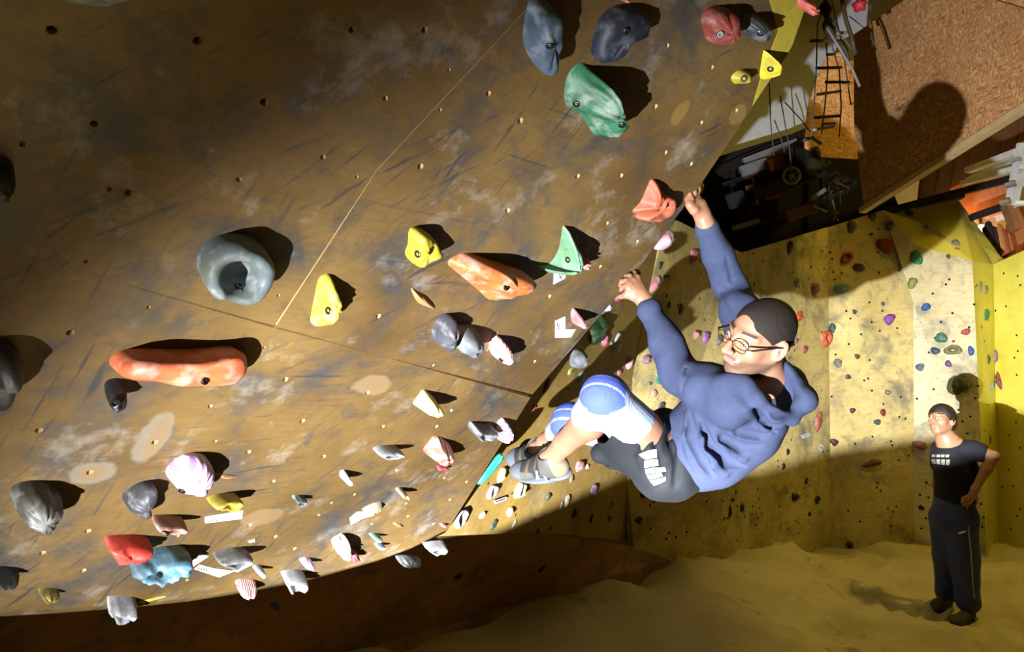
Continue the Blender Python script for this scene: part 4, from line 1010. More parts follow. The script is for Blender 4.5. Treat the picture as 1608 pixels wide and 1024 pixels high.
PH('big dark double-bulb hold at the lower left', [(16, 795), (20, 770), (45, 756), (72, 757), (88, 772), (99, 780), (98, 805), (88, 830), (62, 841), (38, 830), (24, 812)], .10, P((.055, .055, .05), .3, c2=(.035, .032, .02)), 'dome', (.0, .02), n=48, lumps=.12)
PH('little yellow and brown hold near the bottom left', (77, 936, 34, 17, .1), .04, P((.42, .36, .03), .05, c2=(.05, .03, .02)), 'dome', (0, 0), lumps=.2)
PH('dark oval hold at the lower left edge', (8, 908, 46, 24, .2), .06, P((.02, .02, .025), .1), 'dome')
PH('pale grey cut-open hold hanging below the bottom edge', [(168, 946), (176, 938), (205, 940), (217, 948), (212, 962), (200, 972), (188, 980), (178, 970)], .06, P((.30, .30, .31), .5), 'jug', (.0, -.01), lumps=.15)
PH('grey horseshoe hold at the bottom right corner', [(663, 858), (676, 853), (690, 850), (702, 850), (703, 862), (692, 872), (676, 871)], .05, P((.36, .37, .37), .4), 'ring', (.0, 0))
PH('dull grey hold just left of the horseshoe hold', (641, 882, 42, 19, .2), .05, P((.12, .13, .14), .4), 'dome', (0, 0), lumps=.25)
PH('pale round disc hold cut by the top left of the frame', (150, -8, 118, 36, 0), .03, P((.24, .25, .26), .5), 'slab')
PH('black slot-shaped hold in the shade under the rim', (432, 953, 16, 12, 0), .03, P(C_['black'], .1), 'dome')
PH('red pin-sized hold beside the free edge low down', (696, 825, 12, 8, 0), .02, P(C_['pink'], .1), 'dome')

# --- free edge: holds on the hidden side of the panel, gripped by the climber
def EH(label, u, v, d, w_, h_, dep_, mat, rot=0, lumps=.1, kind='dome'):
    NH[0] += 1; m = d/FPX; c, s = math.cos(rot), math.sin(rot)
    mw = frame(pix(u, v, d), (cR*.72 - cF*.62 - cU*.30))
    out = [((w_/2*math.cos(a)*c - h_/2*math.sin(a)*s)*m, (w_/2*math.cos(a)*s + h_/2*math.sin(a)*c)*m) for a in [i*math.pi/9 for i in range(18)]]
    me = loft_mesh('climbing_hold', out, dep_, kind, (0, 0), NH[0], .06, lumps); o = link('climbing_hold', me, mat, None, mw); tag(o, label, 'hold'); return o
EH('pale block hold gripped by the climber\'s lower hand', 984, 444, 2.47, 30, 24, .03, P((.52, .56, .60), .3), .6)
EH('dark hold just above the climber\'s lower hand', 994, 430, 2.50, 24, 20, .025, P(C_['black'], .1))
EH('red hold in shade under the climber\'s lower hand', 972, 464, 2.50, 26, 18, .02, P(C_['maroon'], .1), .9)
EH('pale blue-white hold under the climber\'s upper hand', 1090, 297, 2.37, 34, 16, .03, P((.48, .54, .60), .3), 1.0)
EH('white and dark red bulb hold sticking out behind the edge', 1036, 374, 2.48, 40, 30, .05, P((.62, .60, .66), .2, c2=(.25, .02, .05)), 1.0)
EH('small lilac hold on the edge above the green lump', 949, 480, 2.55, 13, 18, .03, P((.50, .36, .62), .2), .6)
EH('black and white cone hold peeping round the edge', 904, 562, 2.75, 30, 34, .05, P((.24, .26, .29), .3, c2=(.03, .03, .03)), .8)
EH('turquoise slab hold under the climber\'s toes', 768, 735, 2.93, 18, 62, .02, P((.03, .46, .33), .15), -.7, .03, 'slab')
EH('flat grey-brown hold beyond the climber\'s shoe', 826, 700, 3.05, 34, 24, .04, P((.22, .20, .16), .3), .2)

# --- recessed wall behind the edge
for a in [
 ('dark green bulbous hold half hidden behind the edge', 937, 518, 44, 50, .2, .5, P(C_['dkgreen'], .2), 'dome'), ('white hold on the dark green bulbous one', 946, 486, 16, 14, 0, .4, P(C_['white'], .2), 'dome'),
 ('large white teardrop hold in the recess', 968, 540, 22, 34, .25, .4, P((.62, .68, .70), .3), 'dome'), ('hot pink corrugated hold beside the white teardrop', 948, 534, 18, 20, 0, .6, striped((.60, .08, .14), (.62, .20, .28), 40, 0), 'dome'),
 ('lilac chip under the hot pink hold', 960, 541, 10, 8, 0, .4, P(C_['lilac'], .2), 'chip'), ('pale blue rounded hold below the yellow bar', 912, 592, 24, 15, -.6, .45, P((.34, .50, .60), .3), 'dome'),
 ('yellow-green bar hold in the recess', 896, 582, 22, 9, -.5, .4, P((.50, .52, .12), .3), 'slab'), ('olive hold in shade below the two-coloured cone', 925, 402, 22, 26, .4, .4, P(C_['olive'], .1), 'dome'),
 ('white and pink hold above the climber\'s knee', 987, 569, 18, 24, 0, .5, P((.60, .50, .54), .3, c2=(.5, .25, .3)), 'dome'), ('tiny pink hold touching the climber\'s knee', 972, 585, 14, 9, 0, .4, P(C_['pink'], .3), 'dome'),
 ('small hot pink hold near the seam in the recess', 838, 640, 12, 9, -.4, .4, P(C_['hotpink'], .2), 'dome'), ('dark maroon patch hold behind the free edge', 858, 606, 16, 26, .5, .3, P(C_['maroon'], .1), 'dome'),
 ('orange and blue-grey hold under the climber\'s toe', 787, 746, 22, 26, .2, .5, P((.26, .30, .36), .2, c2=(.60, .28, .06)), 'dome'), ('pale grey and pink cup hold below the turquoise slab', 772, 773, 24, 24, .2, .5, P((.44, .36, .38), .3), 'jug'),
 ('yellow and grey hooded hold with a dark bore', 815, 770, 28, 28, -.3, .55, P((.50, .42, .05), .25, c2=(.26, .25, .22)), 'ring'), ('red striped hold low in the recess', 800, 804, 18, 16, 0, .5, striped((.58, .16, .10), (.55, .34, .28), 45, .4), 'dome'),
 ('little white wedge hold low in the recess', 757, 809, 20, 12, -.5, .4, P(C_['white'], .2), 'fin'), ('grey two-part clam hold at the foot of the edge', 722, 815, 34, 26, -.6, .4, P((.30, .31, .31), .4), 'jug'),
 ('long thin pale hold low in the recess', 807, 822, 10, 30, .6, .4, P((.34, .30, .28), .3), 'fin'), ('dark green flat hold low in the recess', 775, 824, 20, 14, -.5, .3, P((.03, .06, .04), .1), 'dome'),
 ('red and white hold below the climber\'s heel', 909, 732, 20, 18, 0, .5, P((.55, .45, .42), .3, c2=(.40, .03, .04)), 'dome'), ('dim white chip right of the red and white hold', 922, 733, 9, 8, 0, .4, P(C_['white'], .2), 'dome'),
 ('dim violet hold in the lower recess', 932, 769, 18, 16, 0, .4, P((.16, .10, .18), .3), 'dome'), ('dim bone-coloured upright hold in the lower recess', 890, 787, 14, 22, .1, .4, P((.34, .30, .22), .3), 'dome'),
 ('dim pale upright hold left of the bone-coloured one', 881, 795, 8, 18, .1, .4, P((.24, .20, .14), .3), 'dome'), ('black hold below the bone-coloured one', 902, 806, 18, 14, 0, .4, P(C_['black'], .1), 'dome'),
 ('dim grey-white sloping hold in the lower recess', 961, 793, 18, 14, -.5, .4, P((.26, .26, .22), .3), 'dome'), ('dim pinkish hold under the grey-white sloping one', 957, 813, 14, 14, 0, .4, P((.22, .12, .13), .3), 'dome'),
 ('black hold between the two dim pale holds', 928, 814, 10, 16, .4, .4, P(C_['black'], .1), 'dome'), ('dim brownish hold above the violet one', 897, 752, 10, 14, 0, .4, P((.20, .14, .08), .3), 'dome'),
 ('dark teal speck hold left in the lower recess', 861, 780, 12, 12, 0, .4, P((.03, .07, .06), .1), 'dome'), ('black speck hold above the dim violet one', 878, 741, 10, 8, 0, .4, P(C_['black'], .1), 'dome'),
 ('small black hold on the ridge of the kick board', 897, 841, 14, 8, 0, .3, P(C_['black'], .1), 'dome'), ('pale lump hold on the kick board', 918, 848, 12, 9, 0, .3, P((.22, .18, .14), .3), 'dome'),
 ('round black hold low on the kick board', 1003, 817, 14, 12, 0, .4, P(C_['black'], .1), 'dome'), ('brown hold at the left end of the ridge', 845, 834, 12, 8, 0, .3, P(C_['brown'], .1), 'dome'),
 ('dark hold in the middle of the ridge', 865, 829, 10, 7, 0, .3, P(C_['dkgrey'], .1), 'dome'), ('dark round hold at the bottom of the kick board', 851, 893, 14, 14, 0, .3, P((.02, .022, .03), .1), 'dome'),
 ('dark red dot hold low on the kick board', 832, 903, 8, 6, 0, .3, P(C_['maroon'], .1), 'dome'), ('faint grey hold beneath the bright rim', 511, 915, 18, 9, -.2, .3, P((.05, .05, .05), .2), 'dome'),
 ('black hold in the shade below the bright rim', 660, 902, 16, 10, 0, .3, P(C_['black'], .1), 'dome'), ('black lump hold farther right below the rim', 720, 905, 18, 14, .4, .3, P(C_['black'], .1), 'dome'),
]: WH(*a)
# --- back walls
for a in [
 ('pink and grey knob hold beside the climber\'s raised forearm', 1088, 403, 22, 22, 0, .6, P((.44, .34, .38), .4, c2=(.5, .08, .12)), 'dome'), ('small pale knob right of the pink and grey one', 1101, 408, 10, 10, 0, .5, P((.5, .44, .42), .3), 'dome'),
 ('pink and white egg-shaped hold above the lower hand', 1029, 446, 18, 30, .1, .5, P((.60, .50, .52), .3, c2=(.60, .12, .14)), 'dome'), ('dark green small hold above the egg-shaped one', 1037, 417, 9, 14, .2, .4, P(C_['dkgreen'], .1), 'dome'),
 ('dull red hold between the arms', 1069, 486, 13, 18, 0, .4, P(C_['brick'], .1), 'dome'), ('faint brown hold left of the dull red one', 1051, 479, 10, 10, 0, .3, P(C_['brown'], .2), 'dome'),
 ('pink hold with a pointed top left of the face', 1092, 527, 20, 16, .3, .5, P((.56, .26, .24), .4), 'fin'), ('purple faceted hold beside the pointed pink one', 1107, 531, 18, 18, .3, .5, P((.34, .12, .46), .3), 'dome'),
 ('grey-blue hold right in front of the climber\'s nose', 1130, 534, 15, 17, .2, .5, P((.10, .12, .14), .4), 'dome'), ('lilac and brown shell hold above the green one', 1014, 565, 20, 15, .3, .5, P((.50, .36, .46), .3, c2=(.12, .05, .05)), 'dome'),
 ('green three-lobed hold left of the sleeve', 1036, 592, 22, 24, .4, .5, P((.04, .20, .13), .3), 'dome'), ('small teal chip under the green three-lobed hold', 1021, 602, 10, 5, .1, .3, P((.04, .16, .16), .2), 'dome'),
 ('faint pink hold below the teal chip', 1027, 618, 14, 12, -.2, .4, P((.50, .28, .22), .3), 'dome'), ('dark grey small hold near the climber\'s thigh', 1039, 637, 16, 12, .2, .4, P(C_['dkgrey'], .3), 'dome'),
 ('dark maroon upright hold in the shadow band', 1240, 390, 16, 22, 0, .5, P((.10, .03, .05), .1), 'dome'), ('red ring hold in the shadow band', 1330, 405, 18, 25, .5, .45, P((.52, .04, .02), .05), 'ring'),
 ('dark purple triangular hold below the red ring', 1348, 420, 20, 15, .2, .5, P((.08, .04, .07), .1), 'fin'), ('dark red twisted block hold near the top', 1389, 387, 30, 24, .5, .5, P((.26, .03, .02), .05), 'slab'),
 ('olive ball hold in the upper shadow', 1370, 341, 15, 13, -.3, .5, P(C_['olive'], .2), 'dome'), ('brown and cream hold in the upper shadow', 1338, 356, 18, 18, .1, .5, P((.16, .10, .05), .2, c2=(.06, .03, .02)), 'dome'),
 ('olive hold on the crease of the upper wall', 1397, 355, 14, 16, 0, .5, P((.10, .09, .02), .2), 'dome'), ('silvery pointed hold left of the dark pink one', 1251, 445, 13, 18, .4, .5, P((.36, .36, .40), .4), 'dome'),
 ('dark pink creased hold with a white cross', 1279, 455, 22, 21, 0, .5, P((.42, .08, .13), .4), 'dome'), ('light blue oval hold right of the dark pink one', 1322, 452, 25, 13, -.1, .45, P((.14, .30, .50), .3), 'dome'),
 ('bright green round hold high on the pale wall', 1439, 404, 20, 25, .1, .45, P((.03, .26, .09), .2), 'dome'), ('small red button hold right of the green round one', 1489, 403, 7, 8, 0, .3, P(C_['brick'], .1), 'dome'),
 ('yellow-green bell hold under the green round one', 1433, 445, 17, 18, .2, .5, P((.30, .32, .06), .3), 'dome'), ('royal blue square hold on the pale wall', 1454, 482, 15, 13, .1, .4, P((.01, .10, .36), .05), 'slab'),
 ('bright orange stubby hold behind the climber\'s head', 1254, 497, 14, 16, .1, .5, P((.68, .10, .02), .05), 'slab'), ('large orange ring hold with a chalky cup', 1296, 533, 24, 26, 0, .4, P((.66, .13, .04), .3), 'ring'),
 ('dark teal lobed hold touching the orange ring', 1307, 516, 11, 20, .3, .5, P((.05, .10, .11), .3), 'dome'), ('tiny dark teal hold above the brown patch', 1342, 490, 8, 8, -.4, .4, P((.04, .08, .08), .3), 'dome'),
 ('small ring of grey specks above the purple hold', 1386, 477, 8, 7, 0, .3, P((.14, .12, .08), .3), 'dome'), ('glossy purple double-lobed hold', 1397, 502, 20, 18, 0, .5, P((.26, .05, .34), .3), 'dome'),
 ('tiny violet hold behind the climber\'s head', 1251, 535, 8, 9, 0, .4, P((.22, .07, .24), .1), 'dome'), ('slim dark red pointed hold behind the hood', 1264, 549, 9, 22, 0, .5, P((.28, .03, .05), .1), 'fin'),
 ('grey mottled oval hold right of the hood', 1315, 571, 14, 15, .4, .5, P((.26, .24, .20), .4, c2=(.06, .05, .05)), 'dome'), ('round olive-brown hold right of the grey oval', 1346, 560, 10, 8, .1, .5, P((.10, .07, .02), .2), 'dome'),
 ('dark blue-grey bar hold below the grey oval', 1332, 592, 11, 7, .1, .4, P((.05, .06, .09), .3), 'dome'), ('small dark red triangular hold right of the hood', 1279, 629, 10, 10, 0, .4, P((.12, .04, .03), .1), 'dome'),
 ('faded red upright hold below the dark triangle', 1284, 663, 16, 30, .1, .35, P((.38, .10, .06), .2), 'dome'), ('dark plum button hold in a dark smudge', 1339, 645, 9, 10, 0, .5, P((.08, .02, .04), .1), 'dome'),
 ('hollow grey ring hold in a dark smudge', 1394, 616, 9, 9, 0, .4, P((.20, .18, .12), .3), 'ring'), ('small dark red claw hold', 1386, 648, 10, 12, .2, .4, P((.20, .03, .03), .1), 'dome'),
 ('teal-grey flat hold below the red claw', 1377, 663, 13, 9, -.3, .4, P((.08, .11, .10), .3), 'dome'), ('green leaf-shaped hold above the oval brown one', 1478, 530, 22, 16, .5, .45, P((.05, .18, .10), .3), 'dome'),
 ('olive almond-shaped hold with an eye-like centre', 1496, 549, 28, 17, .15, .4, P((.22, .20, .08), .3), 'ring'), ('small red crown-shaped hold', 1516, 521, 13, 12, 0, .4, P((.46, .05, .05), .1), 'slab'),
 ('navy blue claw hold left of the almond-shaped one', 1469, 551, 14, 13, .3, .5, P((.03, .07, .15), .2), 'dome'), ('upright blue block hold near the yellow strip', 1525, 551, 9, 18, 0, .4, P((.02, .08, .28), .1), 'slab'),
 ('violet button hold under the almond-shaped one', 1489, 571, 11, 11, 0, .5, P((.18, .07, .28), .2), 'dome'), ('steel-blue cup hold at the left of the pale wall', 1444, 577, 15, 12, .1, .5, P((.12, .17, .20), .4), 'jug'),
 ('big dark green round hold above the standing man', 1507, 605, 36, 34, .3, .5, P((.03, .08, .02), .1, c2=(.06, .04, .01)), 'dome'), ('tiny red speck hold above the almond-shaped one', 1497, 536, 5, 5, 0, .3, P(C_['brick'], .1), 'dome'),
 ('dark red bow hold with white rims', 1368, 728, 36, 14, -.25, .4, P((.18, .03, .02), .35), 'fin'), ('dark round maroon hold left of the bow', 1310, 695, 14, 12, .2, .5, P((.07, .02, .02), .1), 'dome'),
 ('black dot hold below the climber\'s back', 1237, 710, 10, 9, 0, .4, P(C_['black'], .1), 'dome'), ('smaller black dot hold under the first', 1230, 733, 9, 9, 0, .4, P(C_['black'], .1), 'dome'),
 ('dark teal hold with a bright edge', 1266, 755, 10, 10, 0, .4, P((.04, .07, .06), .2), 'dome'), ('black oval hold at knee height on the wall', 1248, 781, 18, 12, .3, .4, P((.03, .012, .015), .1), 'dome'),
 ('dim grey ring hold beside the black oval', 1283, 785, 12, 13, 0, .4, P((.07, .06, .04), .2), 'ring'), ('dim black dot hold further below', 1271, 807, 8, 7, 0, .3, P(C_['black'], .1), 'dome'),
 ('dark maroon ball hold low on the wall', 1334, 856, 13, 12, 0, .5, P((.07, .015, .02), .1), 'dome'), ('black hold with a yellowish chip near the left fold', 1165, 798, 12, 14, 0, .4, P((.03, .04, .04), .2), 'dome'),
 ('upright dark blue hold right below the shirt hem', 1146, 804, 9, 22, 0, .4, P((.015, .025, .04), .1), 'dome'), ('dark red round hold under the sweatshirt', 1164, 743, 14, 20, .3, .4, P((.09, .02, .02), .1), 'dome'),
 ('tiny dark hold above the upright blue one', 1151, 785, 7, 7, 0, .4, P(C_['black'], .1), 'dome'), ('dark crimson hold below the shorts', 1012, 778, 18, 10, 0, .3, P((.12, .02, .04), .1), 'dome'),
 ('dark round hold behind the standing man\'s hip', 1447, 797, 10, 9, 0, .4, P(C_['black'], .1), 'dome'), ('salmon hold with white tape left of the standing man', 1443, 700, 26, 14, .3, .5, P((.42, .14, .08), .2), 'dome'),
 # yellow top face and strip
 ('dark green knobbly hold on the yellow top face', 1427, 335, 18, 13, .1, .5, P((.03, .13, .03), .1), 'dome'), ('green hold left of the knobbly one', 1410, 324+3, 14, 8, .2, .5, P((.05, .14, .03), .1), 'dome'),
 ('brown hold at the top of the yellow face', 1445, 325, 18, 9, .1, .4, P((.20, .07, .03), .1), 'dome'), ('grey-white hold leftmost of the row on the yellow face', 1455, 357, 14, 9, .4, .6, P((.24, .27, .24), .4), 'dome'),
 ('cream hold in the middle of the row on the yellow face', 1478, 371, 15, 10, .1, .6, P((.38, .38, .22), .3), 'dome'), ('grey hold with orange foot on the yellow face', 1500, 382, 18, 12, .2, .6, P((.22, .26, .22), .4), 'dome'),
 ('orange chip under the grey hold on the yellow face', 1503, 391, 9, 5, .1, .4, P((.62, .24, .05), .1), 'dome'), ('grey twin drop hold high on the yellow strip', 1539, 451, 8, 20, 0, .5, P((.26, .27, .20), .3), 'dome'),
 ('smaller grey drop hold beside the twin drop', 1548, 456, 8, 18, -.2, .5, P((.22, .23, .17), .3), 'dome'), ('green drop-shaped hold on the yellow strip', 1548, 495, 12, 20, 0, .5, P((.04, .24, .08), .2), 'dome'),
 ('small orange chip on the yellow strip', 1541, 514, 5, 6, 0, .4, P((.62, .18, .03), .1), 'dome'), ('curled pinkish-grey hold on the yellow strip', 1562, 560, 12, 24, .1, .6, P((.34, .18, .20), .3), 'dome'),
 ('dark green hold left of the curled one', 1552, 565, 9, 14, 0, .4, P((.06, .10, .04), .2), 'dome'), ('long dark red hanging hold on the yellow strip', 1568, 598, 13, 44, -.15, .5, P((.20, .04, .04), .1), 'fin'),
 ('pale green long hold on the yellow strip', 1557, 606, 9, 26, .1, .5, P((.26, .36, .22), .3), 'fin'), ('pale hold behind the standing man\'s shoulder', 1554, 690, 7, 22, 0, .4, P((.24, .28, .14), .2), 'dome'),
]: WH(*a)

# --- plywood splinters and flakes on the panel
M_spl = plain('torn_veneer', (.26, .14, .055), .8, bumpy=.4, bscale=90)
for lab, out, hh in (('curled veneer splinter left of the grey two-piece hold', [(645, 453), (652, 456), (668, 466), (683, 484), (672, 482), (655, 474)], .014), ('long thin splinter pointing right of the striped purple hold', [(333, 744), (352, 744), (374, 750), (352, 752)], .012),
     ('tiny curled splinter in the bright area', [(617, 821), (628, 822), (634, 828), (622, 827)], .010), ('short thin splinter right of the grey ball hold', [(776, 528), (782, 521), (779, 532), (768, 546), (764, 552)], .006)):
    o = PH(lab, out, hh, M_spl, 'fin', name='splinter', n=16); o['category'] = 'splinter'

# --- paper labels and tape
M_pap = plain('paper', (.42, .46, .50), .7, var=.08); M_ink = plain('ink', (.02, .02, .03), .6); M_paint = plain('yellow_paint_mark', (.42, .34, .03), .7)
def paper(label, q, marks=(), mat=None, curl=.0, name='paper_label', cat='label'):
    mat = mat or M_pap; pts = [pan(u, v, .0016) for u, v in q]
    o = slab(name, pts, .0012, mat, None, up=PY); tag(o, label, cat)
    for stroke in marks:
        tube('writing', [pan(u, v, .0024) for u, v in stroke], .0009, M_ink, o, 5)
    return o
def wiggle(a, b, n=5, amp=1.5):
    r = []
    for i in range(n+1):
        t = i/n; r.append((a[0]+(b[0]-a[0])*t, a[1]+(b[1]-a[1])*t+(amp if i % 2 else -amp)))
    return r
paper('paper label with a handwritten letter below the pale green crescent', [(870, 428), (889, 420), (888, 437), (869, 447)], [[(877, 427), (879, 434), (882, 439)], [(879, 434), (886, 430)], [(876, 438), (882, 434)]])
paper('folded paper label with small lettering left of the pink folded hold', [(872, 504), (888, 497), (888, 517), (904, 517), (897, 530), (872, 531)], [wiggle((875, 508), (876, 514), 4, .8), wiggle((878, 511), (877, 519), 4, .8), [(876, 524), (878, 524)]])
paper('paper strip lettered in two lines under the yellow crescent hold', [(322, 812), (382, 802), (380, 815), (322, 822)], [wiggle((328, 814), (341, 811), 8, 1), wiggle((327, 819), (343, 817), 8, 1.4), [(349, 813), (351, 812)], [(354, 812), (357, 811)], [(360, 811), (363, 811)], [(366, 810), (369, 810)]])
paper('paper strip with marks right of the blue three-lobed hold', [(293, 893), (314, 869), (328, 874), (300, 892)], [wiggle((304, 884), (318, 876), 6, 1.3)])
paper('folded paper strip with marks under the grey trough-like hold', [(305, 894), (314, 887), (338, 893), (369, 897), (344, 907)], [wiggle((311, 893), (325, 895), 7, 1.5)])
paper('short strip of white tape leading up from the folded strip', [(366, 896), (396, 884), (399, 881), (396, 887), (372, 899)], (), None, name='tape', cat='tape')
paper('small blank scrap of tape right of the grey trough-like hold', [(389, 850), (400, 847), (401, 851), (392, 853)], (), None, name='tape', cat='tape')
paper('bent glaring white paper strip left of the beige ring hold', [(549, 814), (561, 804), (589, 802), (587, 810), (568, 815), (551, 825)], (), None)
pt = paper('dab of yellow paint on the lower rim left of the grey hook', [(217, 945), (258, 936), (262, 937), (220, 949)], (), M_paint, name='paint_mark', cat='paint mark')
def wpaper(label, q, name='paper_label', cat='label', lines=2):
    c, nrm = wall_hit(sum(a for a, b in q)/4, sum(b for a, b in q)/4)
    def on(u, v, o_):
        r = ray(u, v); t = (c+nrm*o_-CAM).dot(nrm)/r.dot(nrm); return CAM+r*t
    o = slab(name, [on(u, v, .012) for u, v in q], .003, M_pap); tag(o, label, cat)
    for k in range(lines):
        t = (k+1)/(lines+1); a = (q[0][0]*(1-t)+q[3][0]*t, q[0][1]*(1-t)+q[3][1]*t); b = (q[1][0]*(1-t)+q[2][0]*t, q[1][1]*(1-t)+q[2][1]*t)
        tube('writing', [on(x, y, .014) for x, y in wiggle((a[0]*.85+b[0]*.15, a[1]*.85+b[1]*.15), (a[0]*.15+b[0]*.85, a[1]*.15+b[1]*.85), 8, .4)], .0022, M_ink, o, 5)
for lab, q in (('upper of two small tags left of the faded red hold', [(1258, 684), (1271, 679), (1273, 684), (1261, 689)]), ('lower of two small tags under the faded red hold', [(1290, 697), (1294, 700), (1290, 710), (1285, 706)]),
   ('narrow tag beside the climber\'s back', [(1191, 705), (1208, 702), (1209, 706), (1192, 709)]), ('thin bright tag under the dark teal hold', [(1263, 764), (1276, 757), (1277, 759), (1265, 766)]),
   ('thin yellowish tag low on the wall near the fold', [(1158, 808), (1173, 799), (1175, 802), (1160, 812)]), ('white tag left of the standing man\'s belly', [(1455, 748), (1461, 750), (1463, 760), (1457, 758)]),
   ('tag under the dark red bow hold, left end', [(1350, 733), (1361, 736), (1361, 738), (1350, 736)]), ('tag under the dark red bow hold, right end', [(1377, 736), (1386, 731), (1387, 734), (1378, 739)]),
   ('white tag under the salmon hold by the man', [(1432, 711), (1450, 713), (1450, 716), (1432, 714)]), ('tag below the pale grey and pink cup hold', [(775, 787), (795, 780), (796, 784), (778, 792)])):
    wpaper(lab, q, lines=1)

# --- T-nut holes on the far walls (flat dark discs, the bore's shade as colour, too small to pick apart)
HB = {}; rnd = random.Random(4)
def hole_at(u, v, r=.011):
    h = wall_hit(u, v)
    if h is None: return
    p, nrm = h; bm = HB.setdefault(HITW[0].name, bmesh.new())
    m = frame(p+nrm*.0015, nrm); vs_ = [bm.verts.new(m @ V((r*math.cos(a), r*math.sin(a), 0))) for a in [i*math.pi/4 for i in range(8)]]; bm.faces.new(vs_)
for i in range(260):
    u = rnd.uniform(1010, 1604); v = rnd.uniform(350, 850)
    if u > 1400 and v < 420 or (u < 1165 and v < 400) or v < 397-(u-1165)*.30: continue
    hole_at(u, v, .013)
for i in range(26): hole_at(rnd.uniform(760, 990), rnd.uniform(560, 820), .008)
for nm, bm in HB.items():
    o = bm_obj('bolt_hole_disc', bm, M_back, COL.objects[nm]); o['kind'] = 'stuff'
# ------------------------------------------------------------------ loft, ladders, cords and roof seen above the back wall
loft = slab('loft_shade_1', [pix(1000, 300, 8.3), pix(1130, 245, 8.3), pix(1290, 196, 8.3), pix(1345, 160, 8.3), pix(1420, 345, 8.3), pix(1165, 440, 8.3), pix(1000, 430, 8.3)], .1, M_dark)  # near-black sheet: the loft's deep shade put into its colour
tag(loft, 'dark sheet coloured as the shade of the storage loft above the back wall', kind='structure')
M_rust = plain('rusty_red_board', (.16, .035, .014), .7, bumpy=.3); M_pale = plain('pale_board', (.20, .20, .21), .7); M_char = plain('charcoal_board', (.022, .023, .028), .7); M_pinkb = plain('pinkish_board', (.13, .07, .06), .7)  # board tones cut down to carry the shadow over the loft
for lab, a, b, d, w_, h_, m in (
  ('long white board topmost in the dark loft', (1168, 256), (1252, 224), 7.9, .05, .10, M_pale), ('second white board below the topmost', (1164, 270), (1205, 256), 7.7, .05, .12, M_pale),
  ('rust-red board behind the cords', (1205, 262), (1234, 250), 7.7, .05, .14, M_rust), ('rust-red board left of the wheel', (1168, 277), (1232, 254), 7.75, .04, .05, M_rust),
  ('charcoal board running to the wheel', (1180, 306), (1235, 290), 7.3, .06, .12, M_char), ('wide charcoal board further left', (1144, 318), (1168, 310), 7.3, .06, .16, M_char),
  ('short rust-red stick above the charcoal board', (1172, 296), (1184, 292), 7.4, .03, .05, M_rust), ('rust-red stick below the charcoal board', (1202, 314), (1224, 307), 7.2, .03, .04, M_rust),
  ('tiny rust-red block beside the stick', (1185, 319), (1190, 317), 7.2, .03, .05, M_rust), ('pale pointed board low in the loft', (1149, 360), (1192, 346), 7.1, .03, .05, M_pale),
  ('pinkish board low in the loft', (1234, 341), (1282, 324), 7.1, .05, .11, M_pinkb), ('upright grey block under the charcoal board', (1179, 320), (1180, 335), 7.2, .06, .08, M_char),
  ('pale stick leaning at the right end of the loft', (1275, 313), (1296, 297), 7.0, .025, .04, M_pale), ('brown plank above the wheel', (1251, 230), (1290, 218), 7.8, .05, .08, M_brownb),
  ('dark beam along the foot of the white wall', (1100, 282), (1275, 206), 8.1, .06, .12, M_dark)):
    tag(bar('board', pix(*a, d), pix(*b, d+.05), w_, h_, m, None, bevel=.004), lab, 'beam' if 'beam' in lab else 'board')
# wheel
wc = pix(1243, 276, 7.0); wn = (CAM-wc).normalized()+V((-.35, 0, .05)); WM = frame(wc, wn)
wh = empty('wheel', wc, 'small spoked grey wheel in the dark loft', 'wheel')
def circ(r, n=24, z=0): return [WM @ V((r*math.cos(2*math.pi*i/n), r*math.sin(2*math.pi*i/n), z)) for i in range(n+1)]
tube('tyre', circ(.080, 28), .012, plain('grey_tyre', (.26, .25, .23), .6), wh, 8)
tube('hub', [WM @ V((0, 0, -.03)), WM @ V((0, 0, .03))], .018, M_pale, wh, 10)
for k in range(5): tube('spoke', [wc, WM @ V((.075*math.cos(k*1.2566+.4), .075*math.sin(k*1.2566+.4), 0))], .005, M_pale, wh, 6)
# machine body behind the wheel
mb = empty('winch', pix(1262, 258, 7.4), 'black winch-like machine behind the small wheel', 'machine')
for a, b, w_, h_ in (((1238, 244), (1266, 252), .16, .16), ((1255, 262), (1290, 258), .14, .12), ((1236, 238), (1243, 272), .06, .08), ((1276, 234), (1290, 262), .09, .09)):
    bar('housing', pix(*a, 7.35), pix(*b, 7.45), w_, h_, plain('black_metal', (.018, .018, .02), .4), mb, bevel=.01)
tube('lever', [pix(1262, 220, 7.3), pix(1275, 216, 7.25), pix(1290, 226, 7.2)], .02, plain('grey_metal', (.20, .20, .20), .5), mb)
# clutter right in the loft
cl = empty('tangle_of_gear', pix(1300, 310, 7.1), 'tangle of pale straps and metal bits at the right of the loft', 'gear')
rg = random.Random(3)
for k in range(12):
    u, v = 1282+rg.uniform(0, 40), 285+rg.uniform(0, 50)
    tube('strap_piece', [pix(u, v, 7.1), pix(u+rg.uniform(-12, 12), v+rg.uniform(-10, 10), 7.0), pix(u+rg.uniform(-16, 16), v+rg.uniform(-4, 16), 7.15)], .008, (plain('khaki_strap', (.16, .14, .09), .7), plain('grey_metal', (.20, .20, .20), .5), M_char)[k % 3], cl, 6)
